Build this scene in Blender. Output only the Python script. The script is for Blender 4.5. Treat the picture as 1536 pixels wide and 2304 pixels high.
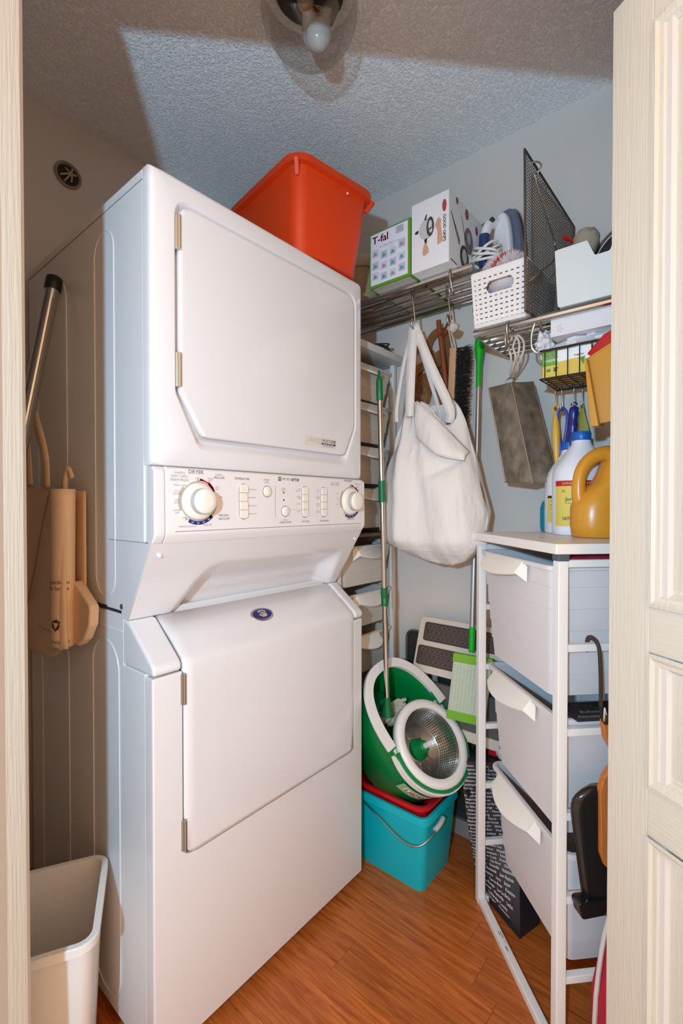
import bpy, bmesh, math, random
from mathutils import Vector, Matrix, noise
rng = random.Random(7)
for o in list(bpy.data.objects): bpy.data.objects.remove(o, do_unlink=True)
S = bpy.context.scene
COL = S.collection
R = math.radians
PI = math.pi
def lin(c):
    def f(u):
        u /= 255.0
        return u/12.92 if u <= .04045 else ((u+.055)/1.055)**2.4
    return (f(c[0]), f(c[1]), f(c[2]), 1.0)

# ---------------------------------------------------------------- camera, light, exposure
cd = bpy.data.cameras.new('camera'); cam = bpy.data.objects.new('camera', cd); COL.objects.link(cam)
cd.sensor_fit = 'VERTICAL'; cd.sensor_height = 36.0; cd.sensor_width = 24.0
cd.lens = 36.0*1067.0/2304.0; cd.clip_start = .02; cd.clip_end = 50
cam.location = (1.63, 0, 1.17); cam.rotation_euler = (R(90-.75), 0, R(40))
S.camera = cam
W = bpy.data.worlds.new('hall_light'); S.world = W; W.use_nodes = True
bg = W.node_tree.nodes['Background']
bg.inputs[0].default_value = (1.0, .60, .32, 1); bg.inputs[1].default_value = 1.22
def lamp(name, kind, loc, power, col, size):
    d = bpy.data.lights.new(name, kind); d.energy = power; d.color = col
    if kind == 'AREA': d.shape = 'DISK'; d.size = size
    else: d.shadow_soft_size = size
    o = bpy.data.objects.new(name, d); o.location = loc; COL.objects.link(o)
    return o
lamp('hall_flash', 'POINT', (1.673, -.486, 1.32), 76, (.43, .76, 1.04), .022)
lamp('hall_warm_fill', 'POINT', (2.45, -.40, 2.15), 12, (1.0, .66, .36), .22)  # unseen warm fill, added to brighten the closet from the hall
vs = S.view_settings
vs.view_transform = 'Standard'; vs.look = 'None'; vs.gamma = 1.0; vs.use_curve_mapping = False
vs.exposure = 0.12

# ---------------------------------------------------------------- materials
MATS = {}
def mat(name, col, rough=.5, metal=0.0, var=.0, vscale=8.0, bump=0.0, bscale=60.0, spec=.5, stretch=None,
        trans=0.0, sss=0.0, rand=0.0, bdet=2.0, coat=0.0, bdist=.004):
    if name in MATS: return MATS[name]
    m = bpy.data.materials.new(name); m.use_nodes = True; MATS[name] = m
    nt = m.node_tree; N = nt.nodes; L = nt.links
    b = N['Principled BSDF']
    c = lin(col)
    b.inputs['Base Color'].default_value = c
    b.inputs['Roughness'].default_value = rough; b.inputs['Metallic'].default_value = metal
    b.inputs['Specular IOR Level'].default_value = spec
    b.inputs['Coat Weight'].default_value = coat
    if sss: b.inputs['Subsurface Weight'].default_value = sss; b.inputs['Subsurface Radius'].default_value = (.01, .008, .006)
    tc = N.new('ShaderNodeTexCoord')
    src = tc.outputs['Object']
    if stretch:
        mp = N.new('ShaderNodeMapping'); mp.inputs['Scale'].default_value = stretch
        L.new(src, mp.inputs['Vector']); src = mp.outputs['Vector']
    if var:
        nz = N.new('ShaderNodeTexNoise'); nz.inputs['Scale'].default_value = vscale; nz.inputs['Detail'].default_value = 6
        L.new(src, nz.inputs['Vector'])
        rp = N.new('ShaderNodeMapRange'); rp.inputs['From Min'].default_value = .3; rp.inputs['From Max'].default_value = .7
        rp.inputs['To Min'].default_value = 1-var; rp.inputs['To Max'].default_value = 1+var*.6
        L.new(nz.outputs['Fac'], rp.inputs['Value'])
        mx = N.new('ShaderNodeVectorMath'); mx.operation = 'SCALE'; mx.inputs[0].default_value = c[:3]
        L.new(rp.outputs['Result'], mx.inputs['Scale']); L.new(mx.outputs['Vector'], b.inputs['Base Color'])
    if bump:
        n2 = N.new('ShaderNodeTexNoise'); n2.inputs['Scale'].default_value = bscale; n2.inputs['Detail'].default_value = bdet
        L.new(src, n2.inputs['Vector'])
        bp = N.new('ShaderNodeBump'); bp.inputs['Strength'].default_value = bump; bp.inputs['Distance'].default_value = bdist
        L.new(n2.outputs['Fac'], bp.inputs['Height']); L.new(bp.outputs['Normal'], b.inputs['Normal'])
    return m
def clear(name, tint=(1, 1, 1, 1), rough=.02, ior=1.45):
    if name in MATS: return MATS[name]
    m = bpy.data.materials.new(name); m.use_nodes = True; MATS[name] = m
    nt = m.node_tree; N = nt.nodes; L = nt.links; N.remove(N['Principled BSDF'])
    t = N.new('ShaderNodeBsdfTransparent'); t.inputs[0].default_value = tint
    g = N.new('ShaderNodeBsdfGlossy'); g.inputs['Roughness'].default_value = rough
    lw = N.new('ShaderNodeLayerWeight'); pw = N.new('ShaderNodeMath'); pw.operation = 'POWER'; pw.inputs[1].default_value = 4.0; L.new(lw.outputs['Facing'], pw.inputs[0])
    fr = N.new('ShaderNodeMapRange'); fr.inputs['To Min'].default_value = .05; fr.inputs['To Max'].default_value = .55; L.new(pw.outputs[0], fr.inputs['Value'])
    mx = N.new('ShaderNodeMixShader'); L.new(fr.outputs[0], mx.inputs[0]); L.new(t.outputs[0], mx.inputs[1]); L.new(g.outputs[0], mx.inputs[2])
    L.new(mx.outputs[0], N['Material Output'].inputs[0])
    return m

# ---------------------------------------------------------------- mesh building
MW = {}
def mw(o): return MW[o.name] if o else Matrix.Identity(4)
class MB:
    def __init__(s): s.v = []; s.f = []
    def add(s, vs_, fs_):
        k = len(s.v); s.v += [Vector(p) for p in vs_]; s.f += [tuple(i+k for i in f) for f in fs_]; return s
    def box(s, a, b):
        x0, y0, z0 = a; x1, y1, z1 = b
        return s.add([(x0,y0,z0),(x1,y0,z0),(x1,y1,z0),(x0,y1,z0),(x0,y0,z1),(x1,y0,z1),(x1,y1,z1),(x0,y1,z1)],
                     [(0,3,2,1),(4,5,6,7),(0,1,5,4),(1,2,6,5),(2,3,7,6),(3,0,4,7)])
    def bar(s, p, q, w, h, up=(0,0,1)):
        p = Vector(p); q = Vector(q); d = (q-p).normalized(); u = Vector(up)
        sd = d.cross(u)
        if sd.length < 1e-4: sd = d.cross(Vector((1,0,0)))
        sd.normalize(); u = sd.cross(d).normalized()
        sd *= w/2; u *= h/2
        return s.loft([[p-sd-u, p+sd-u, p+sd+u, p-sd+u], [q-sd-u, q+sd-u, q+sd+u, q-sd+u]])
    def loft(s, rings, cap0=True, cap1=True, closed=True):
        n = len(rings[0]); k = len(s.v)
        for r in rings: s.v += [Vector(p) for p in r]
        for i in range(len(rings)-1):
            for j in range(n if closed else n-1):
                j2 = (j+1) % n
                s.f.append((k+i*n+j, k+i*n+j2, k+(i+1)*n+j2, k+(i+1)*n+j))
        if cap0: s.f.append(tuple(k+j for j in reversed(range(n))))
        if cap1: s.f.append(tuple(k+(len(rings)-1)*n+j for j in range(n)))
        return s
    def tube(s, pts, r, n=8, smooth=0, closed=False, sec=None, up=None):
        pts = [Vector(p) for p in pts]
        if smooth: pts = catmull(pts, smooth, closed)
        m = len(pts)
        if not isinstance(r, (list, tuple)): rr = [r]*m
        elif len(r) != m:
            rr = []
            for i in range(m):
                t = i*(len(r)-1)/max(1, m-1); a = int(t); b = min(a+1, len(r)-1); rr.append(r[a]+(r[b]-r[a])*(t-a))
        else: rr = r
        nrm = None; rings = []
        for i in range(m):
            a = pts[i-1] if (i > 0 or closed) else pts[i]; b = pts[(i+1) % m] if (i < m-1 or closed) else pts[i]
            t = (b-a)
            if t.length < 1e-9: t = Vector((0,0,1))
            t.normalize()
            if up is not None:
                sx = t.cross(Vector(up))
                if sx.length < 1e-5: sx = t.cross(Vector((1,0,.1)))
                nrm = sx.normalized()
            elif nrm is None:
                a0 = Vector((0,0,1)) if abs(t.z) < .9 else Vector((1,0,0))
                nrm = t.cross(a0).normalized()
            else:
                nrm = (nrm - t*nrm.dot(t))
                nrm = nrm.normalized() if nrm.length > 1e-6 else t.orthogonal().normalized()
            bn = t.cross(nrm)
            if sec: rings.append([pts[i]+nrm*(x*rr[i])+bn*(y*rr[i]) for x, y in sec])
            else: rings.append([pts[i]+(nrm*math.cos(2*PI*j/n)+bn*math.sin(2*PI*j/n))*rr[i] for j in range(n)])
        if closed: rings.append(rings[0]); s.loft(rings, False, False)
        else: s.loft(rings)
        return s
    def strip(s, pts, w, th, up, smooth=0):      # flat ribbon, wide across `up` x tangent
        sec = [(-w/2,-th/2),(w/2,-th/2),(w/2,th/2),(-w/2,th/2)]
        return s.tube(pts, 1.0, sec=sec, up=up, smooth=smooth)
    def lathe(s, prof, n=24, c=(0,0,0), ax=None, cap=True):
        M_ = Matrix.Identity(3)
        if ax is not None: M_ = Vector((0,0,1)).rotation_difference(Vector(ax)).to_matrix()
        c = Vector(c); rings = []
        for r, z in prof:
            rings.append([c + M_ @ Vector((max(r,1e-5)*math.cos(2*PI*j/n), max(r,1e-5)*math.sin(2*PI*j/n), z)) for j in range(n)])
        return s.loft(rings, cap, cap)
    def prism(s, poly, a, b, plane='uz'):         # polygon extruded: 'uz' pts (x,z) along y ; 'xy' along z ; 'yz' along x
        def P(p, t):
            return {'uz': (p[0], t, p[1]), 'xy': (p[0], p[1], t), 'yz': (t, p[0], p[1])}[plane]
        n = len(poly); k = len(s.v)
        s.v += [Vector(P(p, a)) for p in poly] + [Vector(P(p, b)) for p in poly]
        s.f.append(tuple(k+j for j in range(n))); s.f.append(tuple(k+n+j for j in reversed(range(n))))
        for j in range(n): s.f.append((k+j, k+n+j, k+n+(j+1) % n, k+(j+1) % n))
        return s
    def grid(s, fn, nu, nv, hole=None):
        k = len(s.v)
        for i in range(nu+1):
            for j in range(nv+1): s.v.append(Vector(fn(i/nu, j/nv)))
        for i in range(nu):
            for j in range(nv):
                if hole and hole(i, j): continue
                a = k+i*(nv+1)+j; s.f.append((a, a+nv+1, a+nv+2, a+1))
        return s
    def xf(s, m, start=0):
        for i in range(start, len(s.v)): s.v[i] = m @ s.v[i]
        return s
    def build(s, name, m, parent=None, world=False, base=None, smooth=35, bevel=0, seg=2, solid=0, subd=0, recalc=True, kind=None, label=None):
        me = bpy.data.meshes.new(name)
        pts = s.v
        o = bpy.data.objects.new(name, me); COL.objects.link(o)
        if parent:
            o.parent = parent
            if world:
                im = mw(parent).inverted(); pts = [im @ p for p in pts]
            MW[o.name] = mw(parent)
        elif base is not None:
            b = Vector(base); pts = [p-b for p in pts]; o.location = b; MW[o.name] = Matrix.Translation(b)
        else: MW[o.name] = Matrix.Identity(4)
        me.from_pydata([tuple(p) for p in pts], [], s.f); me.update()
        if recalc:
            bm = bmesh.new(); bm.from_mesh(me); bmesh.ops.recalc_face_normals(bm, faces=bm.faces); bm.to_mesh(me); bm.free()
        if m: me.materials.append(m)
        if smooth:
            for p in me.polygons: p.use_smooth = True
            me.set_sharp_from_angle(angle=R(smooth))
        if solid:
            md = o.modifiers.new('solid', 'SOLIDIFY'); md.thickness = solid; md.offset = 0
        if bevel:
            md = o.modifiers.new('bevel', 'BEVEL'); md.width = bevel; md.segments = seg; md.limit_method = 'ANGLE'; md.angle_limit = R(40)
            for p in me.polygons: p.use_smooth = True
            wn = o.modifiers.new('wn', 'WEIGHTED_NORMAL'); wn.keep_sharp = True
            me.set_sharp_from_angle(angle=R(180))
        if subd:
            md = o.modifiers.new('sub', 'SUBSURF'); md.levels = subd; md.render_levels = subd
        if kind: o['kind'] = kind
        if label: o['label'] = label
        return o
def catmull(pts, k, closed=False):
    out = []; n = len(pts)
    for i in range(n if closed else n-1):
        p0 = pts[i-1] if (i > 0 or closed) else pts[i]; p1 = pts[i]; p2 = pts[(i+1) % n]
        p3 = pts[(i+2) % n] if (i+2 < n or closed) else p2
        for j in range(k):
            t = j/k
            out.append(.5*((2*p1)+(p2-p0)*t+(2*p0-5*p1+4*p2-p3)*t*t+(3*p1-p0-3*p2+p3)*t**3))
    if not closed: out.append(pts[-1])
    return out
def tag(o, label, cat, group=None):
    o['label'] = label; o['category'] = cat
    if group: o['group'] = group
    return o
def root(name, label, cat, loc=(0,0,0), rz=0, group=None, mtx=None):
    o = bpy.data.objects.new(name, None); o.empty_display_size = .05; COL.objects.link(o)
    if mtx is None: mtx = Matrix.Translation(loc) @ Matrix.Rotation(rz, 4, 'Z')
    o.matrix_world = mtx; MW[o.name] = mtx.copy()
    if cat: tag(o, label, cat, group)
    return o
def rrect(w, d, r, n=5, cx=0, cy=0, z=0):
    r = min(r, w/2-1e-4, d/2-1e-4); out = []
    for (sx, sy, a0) in ((1,1,0),(-1,1,90),(-1,-1,180),(1,-1,270)):
        for k in range(n+1):
            a = R(a0+90*k/n)
            out.append((cx+sx*(w/2-r)+r*math.cos(a), cy+sy*(d/2-r)+r*math.sin(a), z))
    return out
def roundpoly(pts, rad, n=5):
    out = []; m = len(pts)
    for i in range(m):
        p = Vector(pts[i]); a = Vector(pts[i-1]); b = Vector(pts[(i+1) % m])
        r = rad[i] if isinstance(rad, (list, tuple)) else rad
        if r <= 0: out.append(tuple(p)); continue
        da = (a-p).normalized(); db = (b-p).normalized()
        ang = da.angle(db); t = min(r/math.tan(ang/2), (a-p).length*.49, (b-p).length*.49)
        p1 = p+da*t; p2 = p+db*t
        for k in range(n+1):
            s_ = k/n; out.append(tuple(p1*(1-s_)**2+p*2*s_*(1-s_)+p2*s_**2))
    return out
def stadium(w, h, n=8, cx=0, cy=0):
    r = min(w, h)/2; return [(p[0], p[1]) for p in rrect(w, h, r-1e-4, n, cx, cy)]
def tub(w0, d0, w1, d1, h, th=.003, r=.03, lip=.012, lipz=.012, z0=0, steps=0):
    """open tapered container: outer wall, rim lip, inner wall, floor"""
    rings = [rrect(w0, d0, r, 5, 0, 0, z0)]
    zt = z0+h
    for k in range(1, steps+1):
        t = k/(steps+1); z = z0+h*t
        w = w0+(w1-w0)*t; d = d0+(d1-d0)*t
        rings.append(rrect(w, d, r, 5, 0, 0, z)); rings.append(rrect(w+.004, d+.004, r, 5, 0, 0, z+.001))
    if lip:
        rings += [rrect(w1, d1, r, 5, 0, 0, zt-lipz), rrect(w1+2*lip, d1+2*lip, r+lip, 5, 0, 0, zt-lipz),
                  rrect(w1+2*lip, d1+2*lip, r+lip, 5, 0, 0, zt-.002), rrect(w1+2*lip-.004, d1+2*lip-.004, r+lip, 5, 0, 0, zt)]
    else: rings.append(rrect(w1, d1, r, 5, 0, 0, zt))
    rings += [rrect(w1-2*th, d1-2*th, r, 5, 0, 0, zt), rrect(w0-2*th, d0-2*th, r, 5, 0, 0, z0+th)]
    return MB().loft(rings, True, True)
_tc = {}
def text_geo(s_):
    if s_ in _tc: return _tc[s_]
    c = bpy.data.curves.new('t', 'FONT'); c.body = s_; c.size = 1.0; c.resolution_u = 2; c.fill_mode = 'FRONT'
    o = bpy.data.objects.new('t', c); me = o.to_mesh()
    vs_ = [(v.co.x/.70, v.co.y/.70) for v in me.vertices]; fs_ = [tuple(p.vertices) for p in me.polygons]
    o.to_mesh_clear(); bpy.data.objects.remove(o); bpy.data.curves.remove(c)
    x0 = min((p[0] for p in vs_), default=0); x1 = max((p[0] for p in vs_), default=1)
    _tc[s_] = (vs_, fs_, x0, x1); return _tc[s_]
class TX(MB):
    """flat print: letters of cap height h on the plane o + x*ex + y*ey, or through fn(x,y)"""
    def put(s, t, h, x, y, align='l', width=None, bold=0, slant=0, rot=0):
        vs_, fs_, x0, x1 = text_geo(t)
        sx = h if width is None else width/max(x1-x0, 1e-6)
        wd = (x1-x0)*sx
        ox = {'l': 0, 'c': -wd/2, 'r': -wd}[align]
        offs = [(0, 0)] if not bold else [(0, 0), (bold, 0), (bold/2, bold/2)]
        cr, sr = math.cos(rot), math.sin(rot)
        for bx, by in offs:
            q = []
            for p in vs_:
                a = (p[0]-x0)*sx+ox+slant*p[1]*h+bx; b = p[1]*h+by
                q.append(s.fn(x+a*cr-b*sr, y+a*sr+b*cr))
            s.add(q, fs_)
        return s
    def poly(s, pts):
        s.add([s.fn(*p) for p in pts], [tuple(range(len(pts)))]); return s
    def rect(s, x0, y0, x1, y1): return s.poly([(x0,y0),(x1,y0),(x1,y1),(x0,y1)])
    def disc(s, x, y, rx, ry=None, n=16): return s.poly([(x+rx*math.cos(2*PI*k/n), y+(ry or rx)*math.sin(2*PI*k/n)) for k in range(n)])
    def arc(s, x, y, r0, r1, a0, a1, n=24):
        for k in range(n):
            a = R(a0+(a1-a0)*k/n); b = R(a0+(a1-a0)*(k+1)/n)
            s.poly([(x+r0*math.cos(a), y+r0*math.sin(a)), (x+r1*math.cos(a), y+r1*math.sin(a)), (x+r1*math.cos(b), y+r1*math.sin(b)), (x+r0*math.cos(b), y+r0*math.sin(b))])
        return s
    def done(s, name, m, parent, **k):
        return s.build(name, m, parent, smooth=0, recalc=False, **k)
def tx(fn):
    t = TX(); t.fn = fn; return t
def plane_fn(o, ex, ey):
    o = Vector(o); ex = Vector(ex); ey = Vector(ey)
    return lambda x, y: o+ex*x+ey*y
def shook(name, label, top, drop, d=(0,-1,0), r=.0022, ra=.012, rb=.012, m=None, group='steel hooks under the wall shelf'):
    """S hook: top arc bends over a rail at `top`, lower arc turns up on the other side"""
    top = Vector(top); d = Vector(d).normalized(); z = Vector((0,0,1)); pts = []
    for k in range(7):
        a = PI*(1.15-k*1.15/6); pts.append(top+d*(ra*math.cos(a))+z*(ra*math.sin(a)))
    end = top+d*ra-z*drop
    pts.append(top+d*(ra*.6)-z*(drop*.5))
    cb = top-d*(ra-rb*.2)*0-z*drop
    for k in range(8):
        a = PI+ PI*1.15*k/7
        pts.append(cb+d*(rb*math.cos(a)*1.0)+z*(rb*math.sin(a)))
    o = MB().tube(pts, r, 6, smooth=2).build(name, m or MATS['chrome'], base=top-z*(drop+rb))
    return tag(o, label, 'hook', group)

white_metal = mat('white enamel', (228,225,226), .22, coat=.3)
mat('white gloss', (240,237,238), .25)
mat('white plastic', (236,233,230), .38)
mat('ivory plastic', (240,233,222), .35)
mat('panel plastic', (234,228,227), .4)
mat('drawer plastic', (222,216,216), .42, bump=.08, bscale=300)
mat('beige plastic', (214,204,192), .45)
mat('powder white', (236,232,228), .4)
mat('chrome', (200,196,190), .18, 1.0)
mat('steel', (176,172,166), .3, 1.0)
mat('brass', (170,140,90), .25, 1.0)
mat('bright hinge', (206,204,196), .3, .9)
mat('black plastic', (26,24,24), .45)
mat('dark gap', (40,36,34), .8)
mat('grey plastic', (96,94,92), .5)
mat('green plastic', (0,128,62), .3)
mat('deep green plastic', (0,104,58), .38)
mat('lime plastic', (20,176,40), .3)
mat('red plastic', (190,20,28), .35)
mat('teal plastic', (0,186,200), .4)
mat('orange plastic', (214,62,16), .42, bump=.05, bscale=200)
mat('ink dark', (92,84,86), .7); mat('ink grey', (158,150,150), .7); mat('ink black', (30,28,30), .7)
mat('ink red', (190,26,40), .6); mat('ink blue', (36,38,110), .6); mat('ink tan', (176,166,152), .6); mat('ink white', (245,245,245), .6)
mat('ink green', (110,170,50), .6); mat('ink yellow', (222,196,90), .6); mat('ink teal', (90,160,175), .6); mat('ink skin', (205,160,128), .7)

# ================================================================ THE SETTING
def struct(o): o['kind'] = 'structure'; return o
H = 2.385
wall_m = mat('wall paint', (219,210,202), .85, bump=.05, bscale=120)
# textured (stippled) ceiling
cm = mat('stipple ceiling', (248,248,248), .9)
nt = cm.node_tree; N = nt.nodes; L = nt.links
tcn = N.new('ShaderNodeTexCoord'); vz = N.new('ShaderNodeTexNoise'); vz.inputs['Scale'].default_value = 165; vz.inputs['Detail'].default_value = 3; vz.inputs['Roughness'].default_value = .6
L.new(tcn.outputs['Object'], vz.inputs['Vector'])
crr = N.new('ShaderNodeMapRange'); crr.inputs['From Min'].default_value = .45; crr.inputs['From Max'].default_value = .72
L.new(vz.outputs['Fac'], crr.inputs['Value'])
bpn = N.new('ShaderNodeBump'); bpn.inputs['Strength'].default_value = .75; bpn.inputs['Distance'].default_value = .004
L.new(crr.outputs['Result'], bpn.inputs['Height']); L.new(bpn.outputs['Normal'], N['Principled BSDF'].inputs['Normal'])
# closet plan: left wall x=0, back wall y=1.558, diagonal front wall with the double doorway
WD = Vector((math.cos(R(46.3)), math.sin(R(46.3)), 0)); WN = Vector((math.sin(R(46.3)), -math.cos(R(46.3)), 0))
W0 = Vector((.799, .256, 0))
def wp(t, n, z): return W0+WD*t+WN*n+Vector((0,0,z))
a = wp(-1.156, .1, 0); b = wp(1.80, .1, 0)
struct(MB().prism([(-.1,1.66), (-.1,a.y-.1), (a.x-.1,a.y-.1), (b.x+.1,b.y+.05), (b.x+.1,1.66)], H, H+.06, 'xy').build('ceiling', cm, smooth=0))
struct(MB().box((-.1,-.75,0), (0,1.66,H)).build('wall_left', wall_m, smooth=0))
struct(MB().box((0,1.558,0), (2.25,1.658,H)).build('wall_back', wall_m, smooth=0))
def wallseg(t0, t1, z0, z1, name):
    q = [wp(t0,0,0), wp(t1,0,0), wp(t1,.1,0), wp(t0,.1,0)]
    return struct(MB().prism([(p.x,p.y) for p in q], z0, z1, 'xy').build(name, wall_m, smooth=0))
wallseg(-1.25, -.012, 0, H, 'wall_front_left')
wallseg(.975, 1.86, 0, H, 'wall_front_right')
wallseg(-.012, .975, 2.06, H, 'wall_header')
bb = mat('baseboard paint', (150,146,142), .5)
struct(MB().box((.02,1.546,0), (1.95,1.5578,.075)).build('baseboard_back', bb, bevel=.003))
struct(MB().box((.0002,-.5,0), (.012,1.545,.075)).build('baseboard_left', bb, bevel=.003))
# floor: base slab and separate laminate strips
fl = struct(MB().box((-.1,-1.4,-.06), (3.4,1.66,-.006)).build('floor', mat('floor base', (60,34,20), .8), smooth=0))
cp = [wp(-1.6,.1,0), wp(2.0,.1,0), wp(2.0,1.7,0), wp(-1.6,1.7,0)]
struct(MB().prism([(p.x,p.y) for p in cp], -.004, .004, 'xy').build('floor_hall_bounce', mat('pale hall bounce', (226,212,194), .95, bump=.4, bscale=500), smooth=0))  # unseen pale slab, added to bounce light up to the closet ceiling
pm = mat('laminate', (150,82,40), .34)
nt = pm.node_tree; N = nt.nodes; L = nt.links; B = N['Principled BSDF']
geo = N.new('ShaderNodeNewGeometry'); oi = N.new('ShaderNodeObjectInfo')
mp = N.new('ShaderNodeMapping'); mp.inputs['Scale'].default_value = (2.2, 34, 1)
ofs = N.new('ShaderNodeCombineXYZ'); ml = N.new('ShaderNodeMath'); ml.operation = 'MULTIPLY'; ml.inputs[1].default_value = 37
L.new(oi.outputs['Random'], ml.inputs[0]); L.new(ml.outputs[0], ofs.inputs[0]); L.new(ml.outputs[0], ofs.inputs[1])
L.new(geo.outputs['Position'], mp.inputs['Vector']); L.new(ofs.outputs[0], mp.inputs['Location'])
n1 = N.new('ShaderNodeTexNoise'); n1.inputs['Scale'].default_value = 3.0; n1.inputs['Detail'].default_value = 9; n1.inputs['Roughness'].default_value = .66; n1.inputs['Distortion'].default_value = .6
L.new(mp.outputs[0], n1.inputs['Vector'])
rp = N.new('ShaderNodeValToRGB'); rp.color_ramp.elements[0].position = .34; rp.color_ramp.elements[1].position = .68
rp.color_ramp.elements[0].color = lin((150,68,22)); rp.color_ramp.elements[1].color = lin((208,118,52))
L.new(n1.outputs['Fac'], rp.inputs[0])
hs = N.new('ShaderNodeHueSaturation'); mr = N.new('ShaderNodeMapRange'); mr.inputs['To Min'].default_value = .90; mr.inputs['To Max'].default_value = 1.10
L.new(oi.outputs['Random'], mr.inputs['Value']); L.new(mr.outputs[0], hs.inputs['Value']); L.new(rp.outputs[0], hs.inputs['Color'])
L.new(hs.outputs[0], B.inputs['Base Color'])
unit = {}
row = 0; y = 1.556
while y > -1.4:
    x = -.1 - rng.random()*.5; w = .0955
    while x < 3.38:
        ln = rng.choice((.42,.55,.70,.85)); x0 = max(x, -.1); x1 = min(x+ln, 3.4)
        if x1-x0 > .03:
            key = round(x1-x0, 2)
            if key not in unit:
                o = MB().box((.0004,.0004,-.006), (key-.0004,w-.0004,0)).build('plank', pm, fl, smooth=0)
                unit[key] = o.data; o.location = (x0, y-w, 0)
            else:
                o = bpy.data.objects.new('plank', unit[key]); COL.objects.link(o); o.parent = fl; o.location = (x0, y-w, 0); MW[o.name] = Matrix.Identity(4)
        x += ln
    y -= w; row += 1
# junction hole with loose wires high on the left wall
vb = root('wall_cable_box', 'small dark round opening with loose cable ends high on the left wall', 'cable box', (.001,.601,2.17))
MB().lathe([(.034,0),(.040,.002),(.040,.005),(.033,.006),(.031,.001)], 24, (0,0,.04), (1,0,0)).build('rim', mat('putty', (150,132,112), .7), vb)
MB().lathe([(.031,.0005),(.031,.0015)], 24, (0,0,.04), (1,0,0)).build('opening', mat('dark opening', (52,44,40), .9), vb)
for k, (a0, l_) in enumerate(((.35,.05),(1.1,.055),(2.0,.04))):
    d = Vector((0, math.cos(a0), math.sin(a0)))
    MB().tube([Vector((.003,0,.04))-d*l_*.5, Vector((.009,.004*k,.042)), Vector((.004,0,.04))+d*l_*.5], .003, 6, smooth=4).build('cable', mat('pale cable', (178,160,140), .6), vb)

# doors of the closet: two open leaves, moulded panels with raised wood grain
dm = mat('door paint', (209,199,183), .42, var=.03, vscale=30, bump=.32, bscale=14, stretch=(16,16,.7), bdet=4)
dmh = mat('door paint cross grain', (209,199,183), .42, var=.03, vscale=30, bump=.32, bscale=14, stretch=(.7,.7,16), bdet=4)
def door(name, edge_rf, ang, side, label):
    """leaf starting at its far edge and running toward the hall; local x along the leaf, local y through it"""
    px = 1.63+edge_rf[0]*math.cos(R(40))-edge_rf[1]*math.sin(R(40)); py = edge_rf[0]*math.sin(R(40))+edge_rf[1]*math.cos(R(40))
    o = root(name, None, None, (px, py, .012), R(ang)); struct(o)
    s = side; T = .034
    def B_(x0, x1, z0, z1, f0=0.0, nm='stile', m=dm):
        y0, y1 = sorted((s*f0, s*T)); return MB().box((x0,y0,z0), (x1,y1,z1)).build(nm, m, o, bevel=.0015, seg=1)
    Wd = .50; st = .078
    B_(0, st, 0, 2.02); B_(Wd-st, Wd, 0, 2.02)
    zr = [(0,.20), (.622,.701), (.920,.995), (1.93,2.02)]
    for z0, z1 in zr: B_(st, Wd-st, z0, z1, 0, 'rail', dmh)
    for k in range(3):
        z0 = zr[k][1]; z1 = zr[k+1][0]; x0 = st; x1 = Wd-st
        B_(x0, x1, z0, z1, .011, 'panel_back')
        def fr(i, d): return [(x0+i, s*d, z0+i), (x1-i, s*d, z0+i), (x1-i, s*d, z1-i), (x0+i, s*d, z1-i)]
        rings = [fr(0,-.0035), fr(.006,-.0045), fr(.011,-.001), fr(.017,.0005), fr(.024,.0105)]
        m_ = MB()
        m_.loft(rings, False, False); m_.build('moulding', dm, o, smooth=20)
        MB().loft([fr(.030,.0112), fr(.034,.0100), fr(.068,.0035)], False, True).build('raised_panel', dm, o, smooth=20)
    return o
door('door_1', (.474,.84), 40-72.4, 1, None)
door('door_2', (-.468,.70), 40-107.4, -1, None)

# ================================================================ STACKED WASHER AND DRYER (local x = width, local -y = front)
WM = root('stacked_washer_dryer', 'tall white stacked washer and dryer with two knobs on its middle control panel', 'washer dryer', (.736,.479,0), R(90))
enam = white_metal; enam_s = mat('cabinet enamel', (230,227,226), .3)
Wd = .686
MB().prism([(.03,1.85),(.03,1.094),(.198,1.094),(.198,.943),(.70,.943),(.70,1.85)], .0006, Wd-.0006, 'yz').build('dryer_cabinet', enam_s, WM, bevel=.004, seg=3)
MB().prism([(.03,.03),(.03,.826),(.122,.826),(.122,.935),(.70,.935),(.70,.03)], .0006, Wd-.0006, 'yz').build('washer_cabinet', enam_s, WM, bevel=.004)
for u, v in ((.05,.06),(.636,.06),(.05,.64),(.636,.64)):
    MB().lathe([(.018,0),(.02,.004),(.02,.012),(.008,.014),(.008,.032)], 14, (u,v,0)).build('foot', MATS['black plastic'], WM)
MB().bar((-.0004,.13,.9395), (-.0004,.70,.9395), .002, .006).build('seam', MATS['dark gap'], WM)
MB().box((-.0002,.126,.897), (.001,.70,.8982)).build('seam', mat('seam light', (246,242,238), .5), WM)
MB().box((-.0006,.031,1.826), (.001,.70,1.8275)).build('seam', mat('seam grey', (150,146,146), .6), WM)
# pressed stadium ribs on the visible side
rib = enam_s
for v0, v1, z0, z1 in ((.158,.255,.965,1.785),(.42,.625,.99,1.785),(.144,.276,.06,.868),(.42,.607,.06,.86)):
    pts = [Vector((-.0003, p[0], p[1])) for p in stadium(v1-v0, z1-z0, 10, (v0+v1)/2, (z0+z1)/2)]
    MB().tube(pts, .0011, 6, closed=True).build('pressed_rib', rib, WM)
for v, z in ((.127,.952),(.367,.955)):
    MB().lathe([(.006,0),(.006,.0025),(.003,.0035)], 12, (0,v,z), (-1,0,0)).build('screw', MATS['steel'], WM)
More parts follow.
